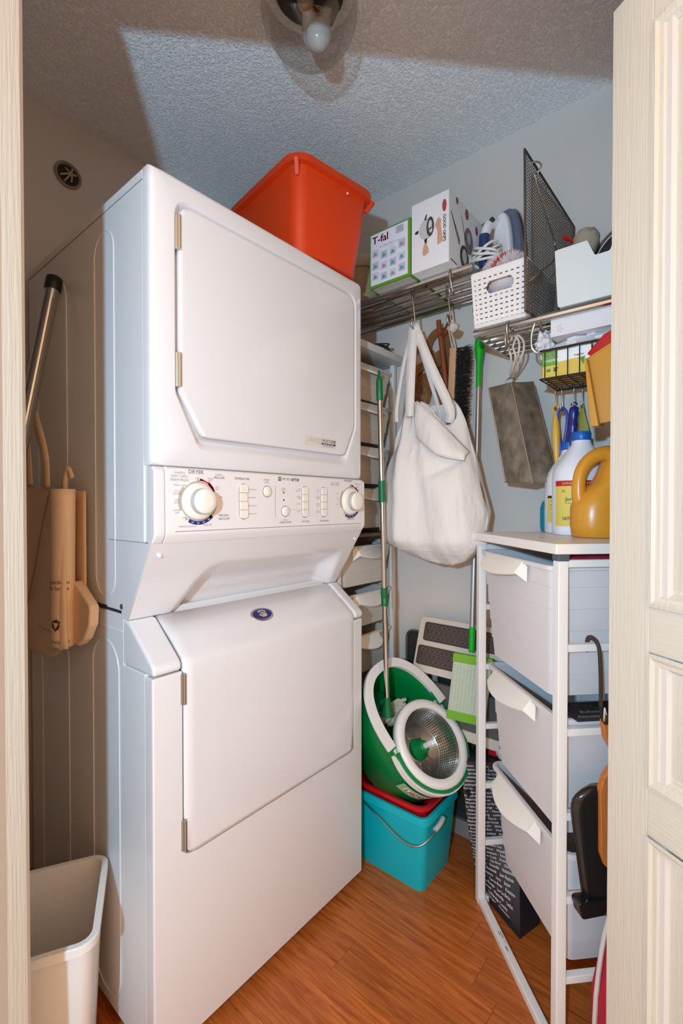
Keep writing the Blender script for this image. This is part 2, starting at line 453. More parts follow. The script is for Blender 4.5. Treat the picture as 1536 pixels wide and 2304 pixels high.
# dryer front with door recess: star rings about the door centre
def star(poly, c, angs):
    out = []
    m = len(poly)
    for a in angs:
        d = (math.cos(a), math.sin(a)); best = 0
        for i in range(m):
            p = poly[i]; q = poly[(i+1) % m]
            ex, ey = q[0]-p[0], q[1]-p[1]; det = d[0]*(-ey)+ex*d[1]
            if abs(det) < 1e-12: continue
            rx, ry = p[0]-c[0], p[1]-c[1]
            t = (rx*(-ey)+ex*ry)/det; s_ = (d[0]*ry-d[1]*rx)/det
            if t > 0 and -1e-9 <= s_ <= 1+1e-9: best = max(best, t)
        out.append((c[0]+d[0]*best, c[1]+d[1]*best))
    return out
door_poly = [(.063,1.408),(.117,1.319),(.600,1.319),(.645,1.408),(.645,1.797),(.063,1.797)]
dp = roundpoly(door_poly, [.03,.02,.02,.03,.035,.035], 6)
rec = roundpoly([(.052,1.405),(.108,1.290),(.606,1.290),(.655,1.405),(.655,1.807),(.052,1.807)], [.03,.02,.02,.03,.04,.04], 6)
rec2 = roundpoly([(.062,1.407),(.116,1.310),(.600,1.310),(.646,1.407),(.646,1.798),(.062,1.798)], [.03,.02,.02,.03,.036,.036], 6)
cx, cz = .35, 1.55
oc = [(0,1.251),(Wd,1.251),(Wd,1.85),(0,1.85)]
angs = sorted(set([2*PI*k/160-PI for k in range(160)] + [math.atan2(p[1]-cz, p[0]-cx) for p in oc+door_poly]))
def rr_(i, r): return roundpoly([(i,1.251+i*.3),(Wd-i,1.251+i*.3),(Wd-i,1.85-i),(i,1.85-i)], r, 6)
rings = []
for poly, v in ((rr_(0,.004),.030),(rr_(0,.006),.012),(rr_(.0015,.012),.006),(rr_(.005,.014),.002),(rr_(.011,.016),0),(rec,0),([(p[0],p[1]) for p in rec],.0005)):
    rings.append([(p[0], v, p[1]) for p in star(poly, (cx,cz), angs)])
def mixp(A, B_, t): return [(a[0]*(1-t)+b_[0]*t, a[1]*(1-t)+b_[1]*t) for a, b_ in zip(A, B_)]
sA = star(rec, (cx,cz), angs); sB = star(rec2, (cx,cz), angs)
for t, v in ((.25,.002),(.6,.009),(1,.0155)): rings.append([(p[0], v, p[1]) for p in mixp(sA, sB, t)])
MB().loft(rings, True, True).build('dryer_front', enam, WM, smooth=50)
sd = star(dp, (cx,cz), angs)
def ins(P, d):
    return [(cx+(p[0]-cx)*(1-d/.29), cz+(p[1]-cz)*(1-d/.24)) for p in P]
DD = MB().loft([[(p[0], v, p[1]) for p in ins(sd, i)] for i, v in ((.002,.015),(0,.008),(0,.001),(.001,-.001),(.0035,-.0022),(.008,-.0025))], True, True).build('dryer_door', enam, WM, smooth=50)
for z in (1.735,1.452):
    hm = MATS['bright hinge']
    h = MB().box((.0535,-.0035,z-.036), (.0655,.004,z+.036)).build('hinge', hm, DD, bevel=.002)
    MB().tube([(.060,-.004,z-.035),(.060,-.004,z+.035)], .0045, 10).build('hinge_pin', hm, h)
st = tx(lambda x, y: Vector((x, -.00285, y)))
st.rect(.432,1.3335,.560,1.3585).done('service_sticker', mat('sticker', (224,216,200), .5), DD)
fs = lambda x, y: Vector((x, -.0030, y))
t = tx(fs); t.put('PRIORITY', .0088, .500, 1.3475, width=.034); t.put('ONE', .0088, .535, 1.3475, width=.022, bold=.0004)
t.put("1-800-4-MAYTAG", .003, .502, 1.3355, width=.046); t.done('sticker_print', MATS['ink black'], DD)
t = tx(fs); t.rect(.497,1.3405,.556,1.3455).done('sticker_band', MATS['ink blue'], DD)
t = tx(lambda x, y: Vector((x, -.0032, y))); t.put('SERVICE', .0028, .503, 1.3417, width=.044); t.done('band_print', MATS['ink white'], DD)
t = tx(fs)
for k, s_ in enumerate(('Designed of Maytag Inc. and', 'service and parts are available', 'for you')): t.put(s_, .0026, .494, 1.3515-k*.0055, 'r', width=(.046,.055,.016)[k])
t.done('sticker_small_print', MATS['ink grey'], DD)
# console below the panel with hand scoop
def ss(a_, b_, x):
    t_ = max(0, min(1, (x-a_)/(b_-a_))); return t_*t_*(3-2*t_)
def cons(i, j):
    u = .004+(Wd-.008)*i; z = 1.094-.169*j
    v = .002+.104*j
    wL = .235-.085*j
    sc = ss(wL-.055, wL+.01, u)*(1-ss(.600+.02*j-.01, .632+.02*j, u))*ss(1.045, .985, z)
    return (u, v+.055*sc*(1-.2*j), z)
g = MB().grid(cons, 90, 30)
g.prism([(.002,1.094),(.106,.925),(.2,.925),(.2,1.094)], 0, .004, 'yz'); g.prism([(.002,1.094),(.106,.925),(.2,.925),(.2,1.094)], Wd-.004, Wd, 'yz')
g.build('console', enam, WM, smooth=60, recalc=False)
MB().lathe([(.005,0),(.0055,.002),(.002,.004)], 12, (.024,.016,1.068), (0,-1,.6)).build('screw', MATS['white gloss'], WM)
MB().lathe([(.005,0),(.0055,.002),(.002,.004)], 12, (.668,.016,1.068), (0,-1,.6)).build('screw', MATS['white gloss'], WM)
# washer front: U-shaped lower panel, shoulders, bent door
dl, dr, db_ = .068, .645, .425
U = [(0,.03),(Wd,.03),(Wd,.822),(dr,.822)] + [(p[0],p[1]) for p in roundpoly([(dr,.822),(dr,db_),(dl,db_),(dl,.822)], [0,.028,.028,0], 6)[1:-1]] + [(dl,.822),(0,.822)]
MB().prism(U, 0, .032, 'uz').build('washer_front', enam, WM, bevel=.004, seg=3)
for u0, u1 in ((0,dl-.004),(dr+.003,Wd)):
    MB().prism([(-.003,.826),(-.003,.842),(.006,.852),(.098,.922),(.125,.926),(.125,.826)], u0, u1, 'yz').build('shoulder', enam, WM, bevel=.007, seg=3)
MB().prism([(.118,.86),(.118,.922),(.155,.935),(.2,.935),(.2,.86)], dl-.004, dr+.003, 'yz').build('shoulder_bridge', enam, WM, bevel=.003)
prof = [(-.001,db_+.004)]
for k in range(5): prof.append((-.001+.0*k, .44+.09*k))
prof += [(-.001,.832),(.0015,.840),(.007,.8465),(.05,.880),(.108,.921)]
gd = MB()
ring = []
for v, z in prof: ring.append((v, z))
def drow(u): return [(u, v, z) for v, z in ring]
rows = []
for u in (dl+.003, dl+.0045, dl+.010):
    e = {dl+.003:.010, dl+.0045:.003, dl+.010:0}[u]
    rows.append([(u, v+e, max(z, db_+.004+(.026-math.sqrt(max(0,.026**2-(.026-(u-dl-.003))**2))) if u < dl+.029 else 0)) for v, z in ring])
for k in range(1, 40):
    u = dl+.010+(dr-dl-.020)*k/40
    dd = min(u-dl-.003, dr-.003-u); lo = db_+.004+(.026-math.sqrt(max(0,.026**2-(.026-dd)**2)) if dd < .026 else 0)
    rows.append([(u, v, max(z, lo)) for v, z in ring])
for e, u in ((0,dr-.010),(.003,dr-.0045),(.010,dr-.003)):
    dd = dr-.003-u; lo = db_+.004+(.026-math.sqrt(max(0,.026**2-(.026-dd)**2)))
    rows.append([(u, v+e, max(z, lo)) for v, z in ring])
gd.loft(rows, False, False, closed=False)
WDR = gd.build('washer_door', enam, WM, smooth=50, solid=.008)
for z in (.785,.475):
    h = MB().box((dl-.006,-.004,z-.033), (dl+.006,.004,z+.033)).build('hinge', MATS['steel'], WDR, bevel=.002)
    MB().tube([(dl,-.0045,z-.032),(dl,-.0045,z+.032)], .004, 10).build('hinge_pin', MATS['steel'], h)
MB().tube([(dl-.0005,.003,db_+.03),(dl-.0005,.003,.82)], .002, 6).build('door_gap', MATS['dark gap'], WDR)
# oval crest badge on the sloping top of the washer door
bn = Vector((0, -.58, .81)).normalized(); bt = Vector((0, .81, .58)).normalized(); bc = Vector((.330,.0555,.8865))
def bf(hh): return lambda x, y: bc+Vector((1,0,0))*x+bt*y+bn*hh
bo = MB()
rg = [[bf(hh)(rx*math.cos(2*PI*k/40), ry*math.sin(2*PI*k/40)) for k in range(40)] for rx, ry, hh in ((.035,.0215,0),(.036,.0225,.002),(.034,.0205,.004),(.0305,.017,.0035))]
BD = bo.loft(rg, True, True).build('badge', MATS['chrome'], WDR, smooth=60)
t = tx(bf(.0039)); t.disc(0,0,.0300,.0166,32); t.done('badge_field', MATS['ink blue'], BD)
t = tx(bf(.0043))
t.poly([(-.012,-.002),(-.004,-.011),(.008,-.011),(.013,-.004),(.010,.004),(-.001,.006)])
t.disc(-.007,.009,.0035); t.disc(.000,.011,.003); t.disc(.007,.010,.003); t.disc(.012,.007,.0028)
t.done('crest', mat('crest silver', (206,200,190), .35, .4), BD)
t = tx(bf(.0046)); t.poly([(-.006,-.002),(-.001,-.006),(.001,.001),(-.004,.003)]); t.disc(.006,.001,.0025,.002); t.done('crest_red', MATS['ink red'], BD)

# control panel
CPZ0, CPZ1 = 1.0925, 1.2495
CP = MB().prism([(.004,CPZ1),(-.006,CPZ1),(-.012,CPZ1-.004),(-.012,1.1165),(-.0105,1.108),(.0015,CPZ0),(.02,CPZ0),(.02,CPZ1)], .0245, .6685, 'yz').build('control_panel', MATS['panel plastic'], WM, bevel=.0015)
for u0, u1 in ((0,.0240),(.6690,Wd)):
    MB().prism([(.02,CPZ1),(-.002,CPZ1),(-.010,CPZ1-.010),(-.011,1.1165),(-.009,1.106),(.0015,CPZ0),(.02,CPZ0)], u0, u1, 'yz').build('panel_end_cap', enam, WM, bevel=.004, seg=3)
pf = lambda x, y: Vector((x, -.01235, y)); pf2 = lambda x, y: Vector((x, -.0125, y))
K = [(.0985,1.1795), (.6125,1.1835)]
dk = tx(pf); lt = tx(pf); rd = tx(pf); bl = tx(pf); tn = tx(pf); wh = tx(pf2)
dk.put('DRYER', .0085, .0935, 1.2375, 'c', width=.036)
lt.put('IntelliDry', .0050, .055, 1.2360, 'c', slant=.2, width=.024); lt.put('EASY CARE /', .0054, .056, 1.2285, 'c', width=.040); lt.put('PERM PRESS', .0054, .055, 1.2205, 'c', width=.042)
lt.put('PRESS CARE', .0038, .0700, 1.2105, 'r', width=.028); lt.put('OFF', .0038, .0965, 1.2265, 'c')
lt.put('MORE', .0036, .122, 1.2270, 'l'); lt.put('DRY', .0036, .122, 1.2220, 'l'); lt.put('LESS', .0036, .141, 1.2095, 'l'); lt.put('DRY', .0036, .141, 1.2045, 'l')
lt.put('COOL', .0038, .0575, 1.1985, 'r'); lt.put('DOWN', .0038, .0575, 1.1930, 'r'); lt.put('LESS', .0038, .0530, 1.1800, 'r'); lt.put('DRY', .0038, .0530, 1.1745, 'r')
lt.put('MORE', .0038, .0545, 1.1590, 'r'); lt.put('DRY', .0038, .0545, 1.1535, 'r'); lt.put('OFF', .0040, .0695, 1.1430, 'r')
lt.put('WRINKLE RELEASE', .0038, .0720, 1.1250, 'c', width=.040); lt.put('DAMP DRY', .0038, .1220, 1.1265, 'c', width=.021); lt.put('OFF', .0036, .152, 1.187, 'l')
dk.put('REGULAR', .0052, .1520, 1.2295, 'c', width=.027); lt.put('IntelliDry', .0045, .151, 1.2365, 'c', slant=.2, width=.020)
dk.put('TIME DRY /', .0052, .1640, 1.1460, 'c', width=.030); dk.put('AIR FLUFF', .0052, .1640, 1.1385, 'c', width=.030)
dk.put('TEMPERATURE', .0052, .2140, 1.2300, 'c', width=.044)
for k, s_ in enumerate(('REGULAR','MEDIUM','DELICATE','AIR FLUFF')):
    lt.put(s_, .0032, .2380, 1.2070-.0192*k, 'l'); dk.disc(.2345,1.2085-.0192*k,.0010)
dk.put('START', .0042, .2890, 1.2310, 'c', width=.018); lt.put('DRYER', .0038, .2890, 1.2250, 'c', width=.016)
dk.rect(.3165,1.142,.3172,1.220)
dk.rect(.3265,1.2325,.3365,1.2425); wh.put('M', .0062, .3315, 1.2345, 'c', width=.0058)
dk.put('MAYTAG', .0062, .3395, 1.2345, 'l', width=.027); dk.put('NEPTUNE', .0075, .3700, 1.2335, 'l', width=.029, slant=.25, bold=.0003)
lt.put('DOOR', .0032, .3440, 1.2125, 'c'); lt.put('LOCKED', .0032, .3440, 1.2080, 'c')
for z in (1.2035,1.1845): rd = tx(pf); rd.disc(.345, z, .0026); rd.done('indicator', MATS['ink red'], CP)
lt.rect(.365,1.1598,.405,1.1602)
dk.put('START/STOP', .0050, .3510, 1.1255, 'c', width=.040); lt.put('WASHER', .0032, .3500, 1.1325, 'c')
dk.put('OPTIONS', .0042, .4235, 1.1265, 'c', width=.028); dk.put('WASH/RINSE', .0042, .4975, 1.1265, 'c', width=.038)
for k, (a_, b_) in enumerate((('MAX','EXTRACT'),('EXTRA','RINSE'),('SIGNAL',''),('RESET',''))):
    lt.put(a_, .0032, .4060, 1.2120-.0192*k, 'r'); lt.put(b_ or ' ', .0032, .4060, 1.2075-.0192*k, 'r')
for k, (a_, b_) in enumerate((('HOT','COLD'),('WARM','WARM'),('WARM','COLD'),('COLD','COLD'))):
    lt.put(a_, .0032, .4790, 1.2120-.0192*k, 'r'); lt.put(b_, .0032, .4790, 1.2075-.0192*k, 'r')
dk.put('WASHER', .0062, .6010, 1.2400, 'c', width=.036); lt.put('REGULAR', .0040, .6480, 1.2330, 'c', width=.026); lt.put('EASY CARE', .0040, .5430, 1.2330, 'c', width=.034); lt.put('PERM PRESS', .0040, .5430, 1.2275, 'c', width=.034)
dk.put('DELICATES', .0045, .6140, 1.1285, 'c', width=.033); lt.put('NORMAL', .0030, .618, 1.2310, 'c'); lt.put('HEAVY', .0030, .640, 1.2255, 'l'); lt.put('LIGHT', .0030, .648, 1.2170, 'l')
for k in range(3): lt.put(('WOOL','SOAK','RINSE')[k], .0030, .5600, 1.2030-.015*k, 'r')
dk.rect(.044,1.1165,.662,1.1175)
for (u, z), big in zip(K, (1, 0)):
    rd_, bl, tn, wd_ = tx(pf), tx(pf), tx(pf), tx(pf2); rd0 = rd; rd = rd_
    tn.arc(u, z, .0400, .0425, 0, 360, 48)
    tn.arc(u, z, .0425, .0475, 140, 205, 14); tn.arc(u, z, .0425, .0470, 310, 362, 12)
    rd.arc(u, z, .0440, .0475, 28, 85, 16); rd.poly([(u+.004,z+.0435),(u+.004,z+.0490),(u+.016,z+.0455)])
    rd.poly([(u+.024,z+.036),(u+.026,z+.043),(u+.038,z+.030),(u+.040,z+.020)])
    bl.arc(u, z, .0425, .0500, 240, 318, 20)
    tn.poly([(u-.0045,z+.0425),(u+.0045,z+.0425),(u,z+.0485)]); tn.poly([(u-.030,z-.032),(u-.024,z-.038),(u-.0315,z-.0405)])
    for k, s_ in enumerate(('10','20','30','40','50')):
        a_ = R(252+17*k); wd_.put(s_, .0036, u+.0462*math.cos(a_), z+.0462*math.sin(a_)-.0018, 'c')
    rd.done('dial_print', MATS['ink red'], CP); bl.done('dial_print', MATS['ink blue'], CP); tn.done('dial_print', MATS['ink tan'], CP); wd_.done('dial_print', MATS['ink white'], CP); rd = rd0
dk.done('panel_print', MATS['ink dark'], CP, kind='stuff', label='dark grey printed lettering'); lt.done('panel_print', MATS['ink grey'], CP, kind='stuff', label='pale grey printed lettering')
wh.done('panel_print', MATS['ink white'], CP)
iv = MATS['ivory plastic']; gr = mat('knob grip', (196,192,186), .4, bump=.6, bscale=900)
for u, z in K:
    kb = MB().lathe([(.0398,0),(.0392,.005),(.037,.010),(.030,.0125)], 40, (u,-.012,z), (0,-1,0)).build('knob', iv, CP, smooth=60)
    MB().lathe([(.0275,.010),(.0268,.024),(.0262,.026)], 48, (u,-.012,z), (0,-1,0)).build('knob_grip', gr, kb, smooth=60)
    MB().lathe([(.0266,.0255),(.0260,.0295),(.0235,.0325),(.012,.0340),(.0002,.0343)], 40, (u,-.012,z), (0,-1,0)).build('knob_face', iv, kb, smooth=60)
for u, w in ((.2180,.0235),(.4205,.0205),(.4945,.0205)):
    rim = [(u+p[0], 1.180+p[1]) for p in stadium(w+.0025, .083, 10)]
    MB().prism(rim, -.0128, -.010, 'uz').build('button_bezel', mat('bezel grey', (150,140,132), .5), CP)  # rim around the button stack in one even grey-brown
    for k in range(4):
        z1 = 1.2200-.020*k; z0 = z1-.0195; hw = w/2
        if k == 0: pl = roundpoly([(u-hw,z0),(u+hw,z0),(u+hw,z1),(u-hw,z1)], [.001,.001,hw*.98,hw*.98], 6)
        elif k == 3: pl = roundpoly([(u-hw,z0),(u+hw,z0),(u+hw,z1),(u-hw,z1)], [hw*.98,hw*.98,.001,.001], 6)
        else: pl = [(u-hw,z0),(u+hw,z0),(u+hw,z1),(u-hw,z1)]
        pressed = .0022 if (k == 1 and u < .3) else 0
        MB().prism(pl, -.0165+pressed, -.011, 'uz').build('button', iv, CP, bevel=.0012)
for u, z in ((.2895,1.2050),(.3500,1.1560)):
    MB().lathe([(.0142,0),(.0142,.0008),(.0128,.0009)], 28, (u,-.012,z), (0,-1,0)).build('button_bezel', MATS['bezel grey'], CP)
    MB().lathe([(.0125,0),(.0125,.0035),(.0105,.0050),(.0002,.0054)], 28, (u,-.012,z), (0,-1,0)).build('button', iv, CP, smooth=60)

# ================================================================ CEILING LAMP
CLx, CLy = .846, .817
CL = root('ceiling_lamp', 'clear glass globe lamp with unlit bulbs on the ceiling', 'ceiling lamp', (CLx,CLy,2.222))
dkb = mat('aged bronze', (70,48,38), .35, .6, var=.3, vscale=20)
MB().lathe([(.080,2.3845),(.082,2.376),(.074,2.370),(.050,2.366),(.046,2.360),(.03,2.358)], 32, (CLx,CLy,0)).build('canopy', dkb, CL, world=True, smooth=50)
gl = []
for k in range(19):
    a = R(22-112*k/18); gl.append((max(.0005,.113*math.cos(a)), 2.336+.113*math.sin(a)))
MB().lathe(gl, 48, (CLx,CLy,0), cap=False).build('glass_globe', clear('lamp glass', (.86,.85,.83,1), .05), CL, world=True, smooth=60)
for s0, s1 in ((Vector((.886,.852,2.346)), Vector((.866,.802,2.215))), (Vector((.858,.775,2.354)), Vector((.818,.878,2.305)))):
    d = (s1-s0).normalized()
    MB().lathe([(.014,-.008),(.018,0),(.0185,.040),(.0155,.042)], 20, s0, d).build('socket', mat('porcelain', (150,136,122), .5), CL, world=True, smooth=50)
    MB().lathe([(.0135,.040),(.0140,.050),(.019,.062),(.0255,.076),(.0285,.092),(.0270,.106),(.0200,.117),(.0100,.123),(.0003,.1245)], 24, s0, d).build('bulb', mat('opal glass', (200,196,194), .2), CL, world=True, smooth=60)
MB().tube([(.875,.84,2.362),(.872,.82,2.335),(.884,.836,2.322)], .002, 6, smooth=4).build('wire', MATS['black plastic'], CL, world=True)

# ================================================================ THINGS ON THE MACHINE AND THE CHROME SHELVES
OB = root('storage_tub', 'bright orange plastic tub with a wide rim on top of the dryer', 'storage tub', (.598,1.030,1.8512), R(-8.6))
tub(.285,.225,.345,.265,.232, .003, .035, .017, .020).build('tub_body', MATS['orange plastic'], OB, smooth=40)
for sx in (-1,1):
    for sy in (-1,1):
        MB().bar((sx*.160,sy*.124,.185), (sx*.178,sy*.140,.214), .010, .010).build('corner_rib', MATS['orange plastic'], OB)
MB().box((.1815,.03,.190),(.1835,.036,.194)).build('price_dot', MATS['ink white'], OB)

chrome = MATS['chrome']
def wall_shelf(label, x0, x1, z, y0, y1, n):
    o = root('wall_shelf', label, 'wall shelf', (x0,1.545,z))
    for k in range(n):
        y = y0+(y1-y0)*k/(n-1); r = .0105 if k == 0 else .0062
        MB().tube([(x0,y,z-(r-.0062)),(x1,y,z-(r-.0062))], r, 10).build('rod', chrome, o, world=True)
    for x in (x0+.006, x1-.006):
        MB().box((x-.003,y0,z-.016),(x+.003,1.5565,z-.0062)).build('end_bar', MATS['steel'], o, world=True)
    for x in (x0+.18, x1-.22)[:0]:
        MB().prism([(1.5565,z-.0065),(y0+.02,z-.0065),(y0+.02,z-.014),(1.535,z-.026),(1.5565,z-.030)], x-.002, x+.002, 'yz').build('bracket', MATS['steel'], o, world=True)
    return o
Z1, Z2 = 1.868, 1.662
wall_shelf('higher chrome rod shelf carrying the cardboard boxes and the iron', .03, 1.035, Z1, 1.302, 1.532, 6)
wall_shelf('lower chrome rod shelf under the white plastic basket', 1.048, 1.72, Z2, 1.282, 1.532, 7)
T1 = Z1+.0065; T2 = Z2+.0065

# tan jar with lid, mostly hidden behind the orange tub
J = root('storage_jar', 'tan plastic jar with round lid behind the orange tub', 'jar', (.535,1.42,T1))
MB().lathe([(.074,0),(.078,.004),(.078,.11),(.074,.125),(.074,.165)], 32).build('jar_body', mat('tan plastic', (186,160,124), .45), J, smooth=40)
MB().lathe([(.079,.160),(.080,.162),(.080,.196),(.074,.204),(.0004,.206)], 32).build('lid', mat('tan lid', (206,190,164), .45), J, smooth=40)

# iron box
card = mat('white card', (232,232,234), .6)
TF = root('iron_box', 'white and green small appliance box with a red brand name', 'box', (.7775,1.39,T1))
gc = mat('green card', (96,150,40), .6)
MB().box((.700,1.251,T1),(.855,1.53,T1+.176)).build('carton', gc, TF, world=True, bevel=.0015)
MB().box((.7055,1.2500,T1+.008),(.8455,1.252,T1+.170)).build('front_panel', mat('blue white card', (226,230,244), .6), TF, world=True)
MB().box((.707,1.258,T1-.0006),(.848,1.52,T1+.001)).build('bottom_panel', mat('grey card', (190,188,184), .7), TF, world=True)
fn = lambda x, y: Vector((.700+x, 1.2494, T1+y))
t = tx(fn); t.put('T-fal', .0235, .012, .138, width=.060, bold=.0014); t.done('brand_print', MATS['ink red'], TF, world=True)
t = tx(fn); t.put('ULTRAGLIDE', .007, .042, .1195, width=.050); t.put('iron easy cord', .004, .096, .1205, width=.036); t.put('vapeur', .0035, .075, .1115, width=.018)
for k in range(16): t.rect(.103+.0018*k,.143,.103+.0018*k+(.0012 if k % 3 else .0006),.165)
t.done('grey_print', MATS['ink grey'], TF, world=True)
for i in range(4):
    for j in range(3):
        if i and j == 0 and i < 3: pass
        x = .012+.0335*i; y = .083-.034*j+(.012 if i in (0,3) else 0)*(1 if j == 0 else .6)
        t = tx(fn); t.rect(x, y, x+.025, y+.024); t.done('picture', mat('pale picture %d' % ((i+j) % 2), (186,194,210) if (i+j) % 2 else (204,208,220), .7), TF, world=True)
        t = tx(lambda a_, b_: Vector((.700+a_, 1.2491, T1+b_)))
        t.poly([(x+.004,y+.004),(x+.020,y+.006),(x+.017,y+.013),(x+.008,y+.018)]); t.done('picture_detail', MATS['ink teal'] if (i*2+j) % 3 else MATS['ink grey'], TF, world=True)

OX = root('salad_spinner_box', 'tall white kitchen gadget box with photos of pots and a red oval', 'box', (.9215,1.39,T1))
MB().box((.8590,1.2505,T1),(.9835,1.53,T1+.206)).build('carton', card, OX, world=True, bevel=.001)
fn = lambda x, y: Vector((.8590+x, 1.2502, T1+y))
fn2 = lambda x, y: Vector((.8590+x, 1.2499, T1+y))
t = tx(fn); t.disc(.110,.165,.0068,.0175,24); t.done('oval_mark', MATS['ink red'], OX, world=True)
t = tx(fn2); t.put('OXO', .0075, .1065, .1775, width=.023, rot=-PI/2, bold=.0004); t.done('oval_print', MATS['ink white'], OX, world=True)
t = tx(fn); t.put('GOOD GRIPS', .0085, .1065, .139, width=.077, rot=-PI/2, bold=.0008); t.done('name_print', MATS['ink black'], OX, world=True)
pics = [('pot', 'pot grey', (196,196,198), [('d',.052,.118,.026,.031)]), ('pot_mouth', 'pot dark', (70,66,66), [('d',.064,.121,.0125,.029)]),
        ('pot_salad', 'pot light', (206,204,202), [('d',.064,.126,.006,.014),('d',.066,.110,.005,.008)]),
        ('pot_handle', 'pot black', (40,36,36), [('p',[(.044,.146),(.050,.160),(.054,.160),(.050,.144)]),('p',[(.012,.120),(.024,.124),(.024,.114),(.014,.113)]),('p',[(.044,.088),(.054,.092),(.052,.068),(.048,.068)])]),
        ('hand', 'hand', (206,160,128), [('p',[(.084,.128),(.092,.138),(.100,.128),(.099,.112),(.106,.064),(.088,.058),(.088,.100),(.080,.118)]),('p',[(.042,.072),(.050,.078),(.058,.060),(.060,.046),(.042,.040),(.038,.052)])])]
for k, (nm, mn, c, shp) in enumerate(pics):
    t = tx(lambda x, y, k=k: Vector((.8590+x, 1.2502-.0002*k, T1+y)))
    for q in shp:
        if q[0] == 'd': t.disc(*q[1:], n=24)
        else: t.poly(q[1])
    t.done('photo_'+nm, mat(mn, c, .7), OX, world=True)
side = lambda k: (lambda x, y: Vector((.9838+.0002*k, 1.2505+x, T1+y)))
for k, (c, shp) in enumerate((((120,116,116), [('p',[(.010,.150),(.018,.146),(.070,.090),(.070,.072),(.060,.076)]),('d',.130,.110,.030,.040),('p',[(.075,.172),(.085,.160),(.110,.105),(.104,.104)])]),
                              ((60,56,56), [('d',.100,.048,.030,.036),('d',.215,.05,.016,.03),('p',[(.010,.150),(.014,.150),(.045,.112),(.042,.108)]),('p',[(.012,.014),(.050,.010),(.05,.006),(.012,.010)])]),
                              ((186,184,184), [('d',.100,.052,.016,.022),('d',.130,.118,.012,.018)]), ((150,80,80), [('d',.115,.185,.012,.016),('d',.185,.165,.010,.014),('d',.05,.196,.008,.010)]))):
    t = tx(side(k))
    for q in shp:
        if q[0] == 'd': t.disc(*q[1:], n=20)
        else: t.poly(q[1])
    t.done('photo_side', mat('side photo %d' % k, c, .7), OX, world=True)

# steam iron on its heel with wound cord
IR = root('steam_iron', 'white and blue steam iron standing on its heel with its cord wound up', 'iron', (1.062,1.485,T1), R(-14))
def sole(w, h, n=18, z0=0.0):
    pts = [(-w*.42,z0),(w*.42,z0)]
    for k in range(n+1):
        t_ = k/n; pts.append((w/2*math.cos(t_*PI/2)**.75, z0+.02+(h-.02)*math.sin(t_*PI/2)))
    for k in range(n-1, -1, -1):
        t_ = k/n; pts.append((-w/2*math.cos(t_*PI/2)**.75, z0+.02+(h-.02)*math.sin(t_*PI/2)))
    return pts
MB().prism(sole(.116,.232), .018, .024, 'uz').build('soleplate', MATS['steel'], IR, bevel=.001)
MB().prism(sole(.110,.224,z0=.001), -.006, .018, 'uz').build('skirt', mat('iron grey blue', (104,110,132), .35), IR, bevel=.005)
MB().prism(sole(.070,.205,z0=.001), -.034, -.006, 'uz').build('body', MATS['white gloss'], IR, bevel=.009, seg=3)
MB().tube([(-.014,-.018,.180),(-.020,-.060,.168),(-.022,-.080,.120),(-.022,-.080,.045),(-.016,-.040,.012)], [.017,.016,.014,.014,.017], 12, smooth=5).build('handle', MATS['white gloss'], IR, smooth=60)
MB().tube([(-.022,-.0815,.128),(-.0225,-.0825,.085),(-.022,-.0815,.030)], .0162, 12, smooth=4).build('grip', mat('blue grip', (30,58,110), .5, bump=.4, bscale=500), IR, smooth=60)
for x, z in ((-.034,.168),(-.006,.172),(-.020,.158)): MB().lathe([(.008,0),(.007,.010),(.0003,.012)], 12, (x,-.062,z), (0,-1,.5)).build('button', mat('dark slate', (58,58,70), .4), IR, smooth=50)
cpts = []
for k in range(66):
    a = 2*PI*k/13.0; cpts.append((-.016+(.042+.006*math.sin(k*.7))*math.cos(a), -.082+.034*math.sin(a)+.006*math.sin(k*.31), 0.034+.056*(.5+.5*math.sin(a*.5+.3*k/13))+.004*math.sin(k)))
MB().tube(cpts, .0042, 7, smooth=3).build('cord', MATS['white plastic'], IR, smooth=60)

# slotted white basket with fluffy cloth
BK = root('plastic_basket', 'small white slotted plastic basket holding the fluffy pink and red cloth', 'basket', (1.125,1.375,T2))
def bw(x, z): # taper
    return x*(1+.12*z/.145)
def bask(a0, a1, axis):
    NU, NV = 40, 44
    def hole(i, j):
        if axis == 'f':
            cu = i/NU; cv = j/NV
            if .27 < cu < .76 and .55 < cv < .78: 
                rr = ((max(abs(cu-.515)-.17,0))/.075)**2+((cv-.665)/.115)**2
                if rr < 1: return True
                if rr < 1.9: return False
        return 2 <= j < NV-3 and (j % 4 == 2) and (i % 4 in (1,2)) and 1 < i < NU-1
    def f(u, v):
        z = T2+.001+.145*v; k = 1+.10*v
        if axis in 'fb': 
            y = -.105*k if axis == 'f' else .105*k
            return (1.125+(-.070+.140*u)*k, 1.375+y, z)
        x = -.070*k if axis == 'l' else .070*k
        return (1.125+x, 1.375+(-.105+.21*u)*k, z)
    return MB().grid(f, NU, NV, hole)
wp_ = MATS['white plastic']
for ax in 'fblr': bask(0,0,ax).build('wall_panel', wp_, BK, world=True, smooth=0, solid=.0022, recalc=False)
MB().box((1.056,1.271,T2),(1.194,1.479,T2+.003)).build('bottom', wp_, BK, world=True)
for z, k in ((T2+.1455,1.10),(T2+.006,1.003)):
    MB().tube([Vector((p[0],p[1],z)) for p in rrect(.140*k+.003,.210*k+.003,.010,4,1.125,1.375)], .0035, 6, closed=True).build('rim', wp_, BK, world=True)
fz = MB()
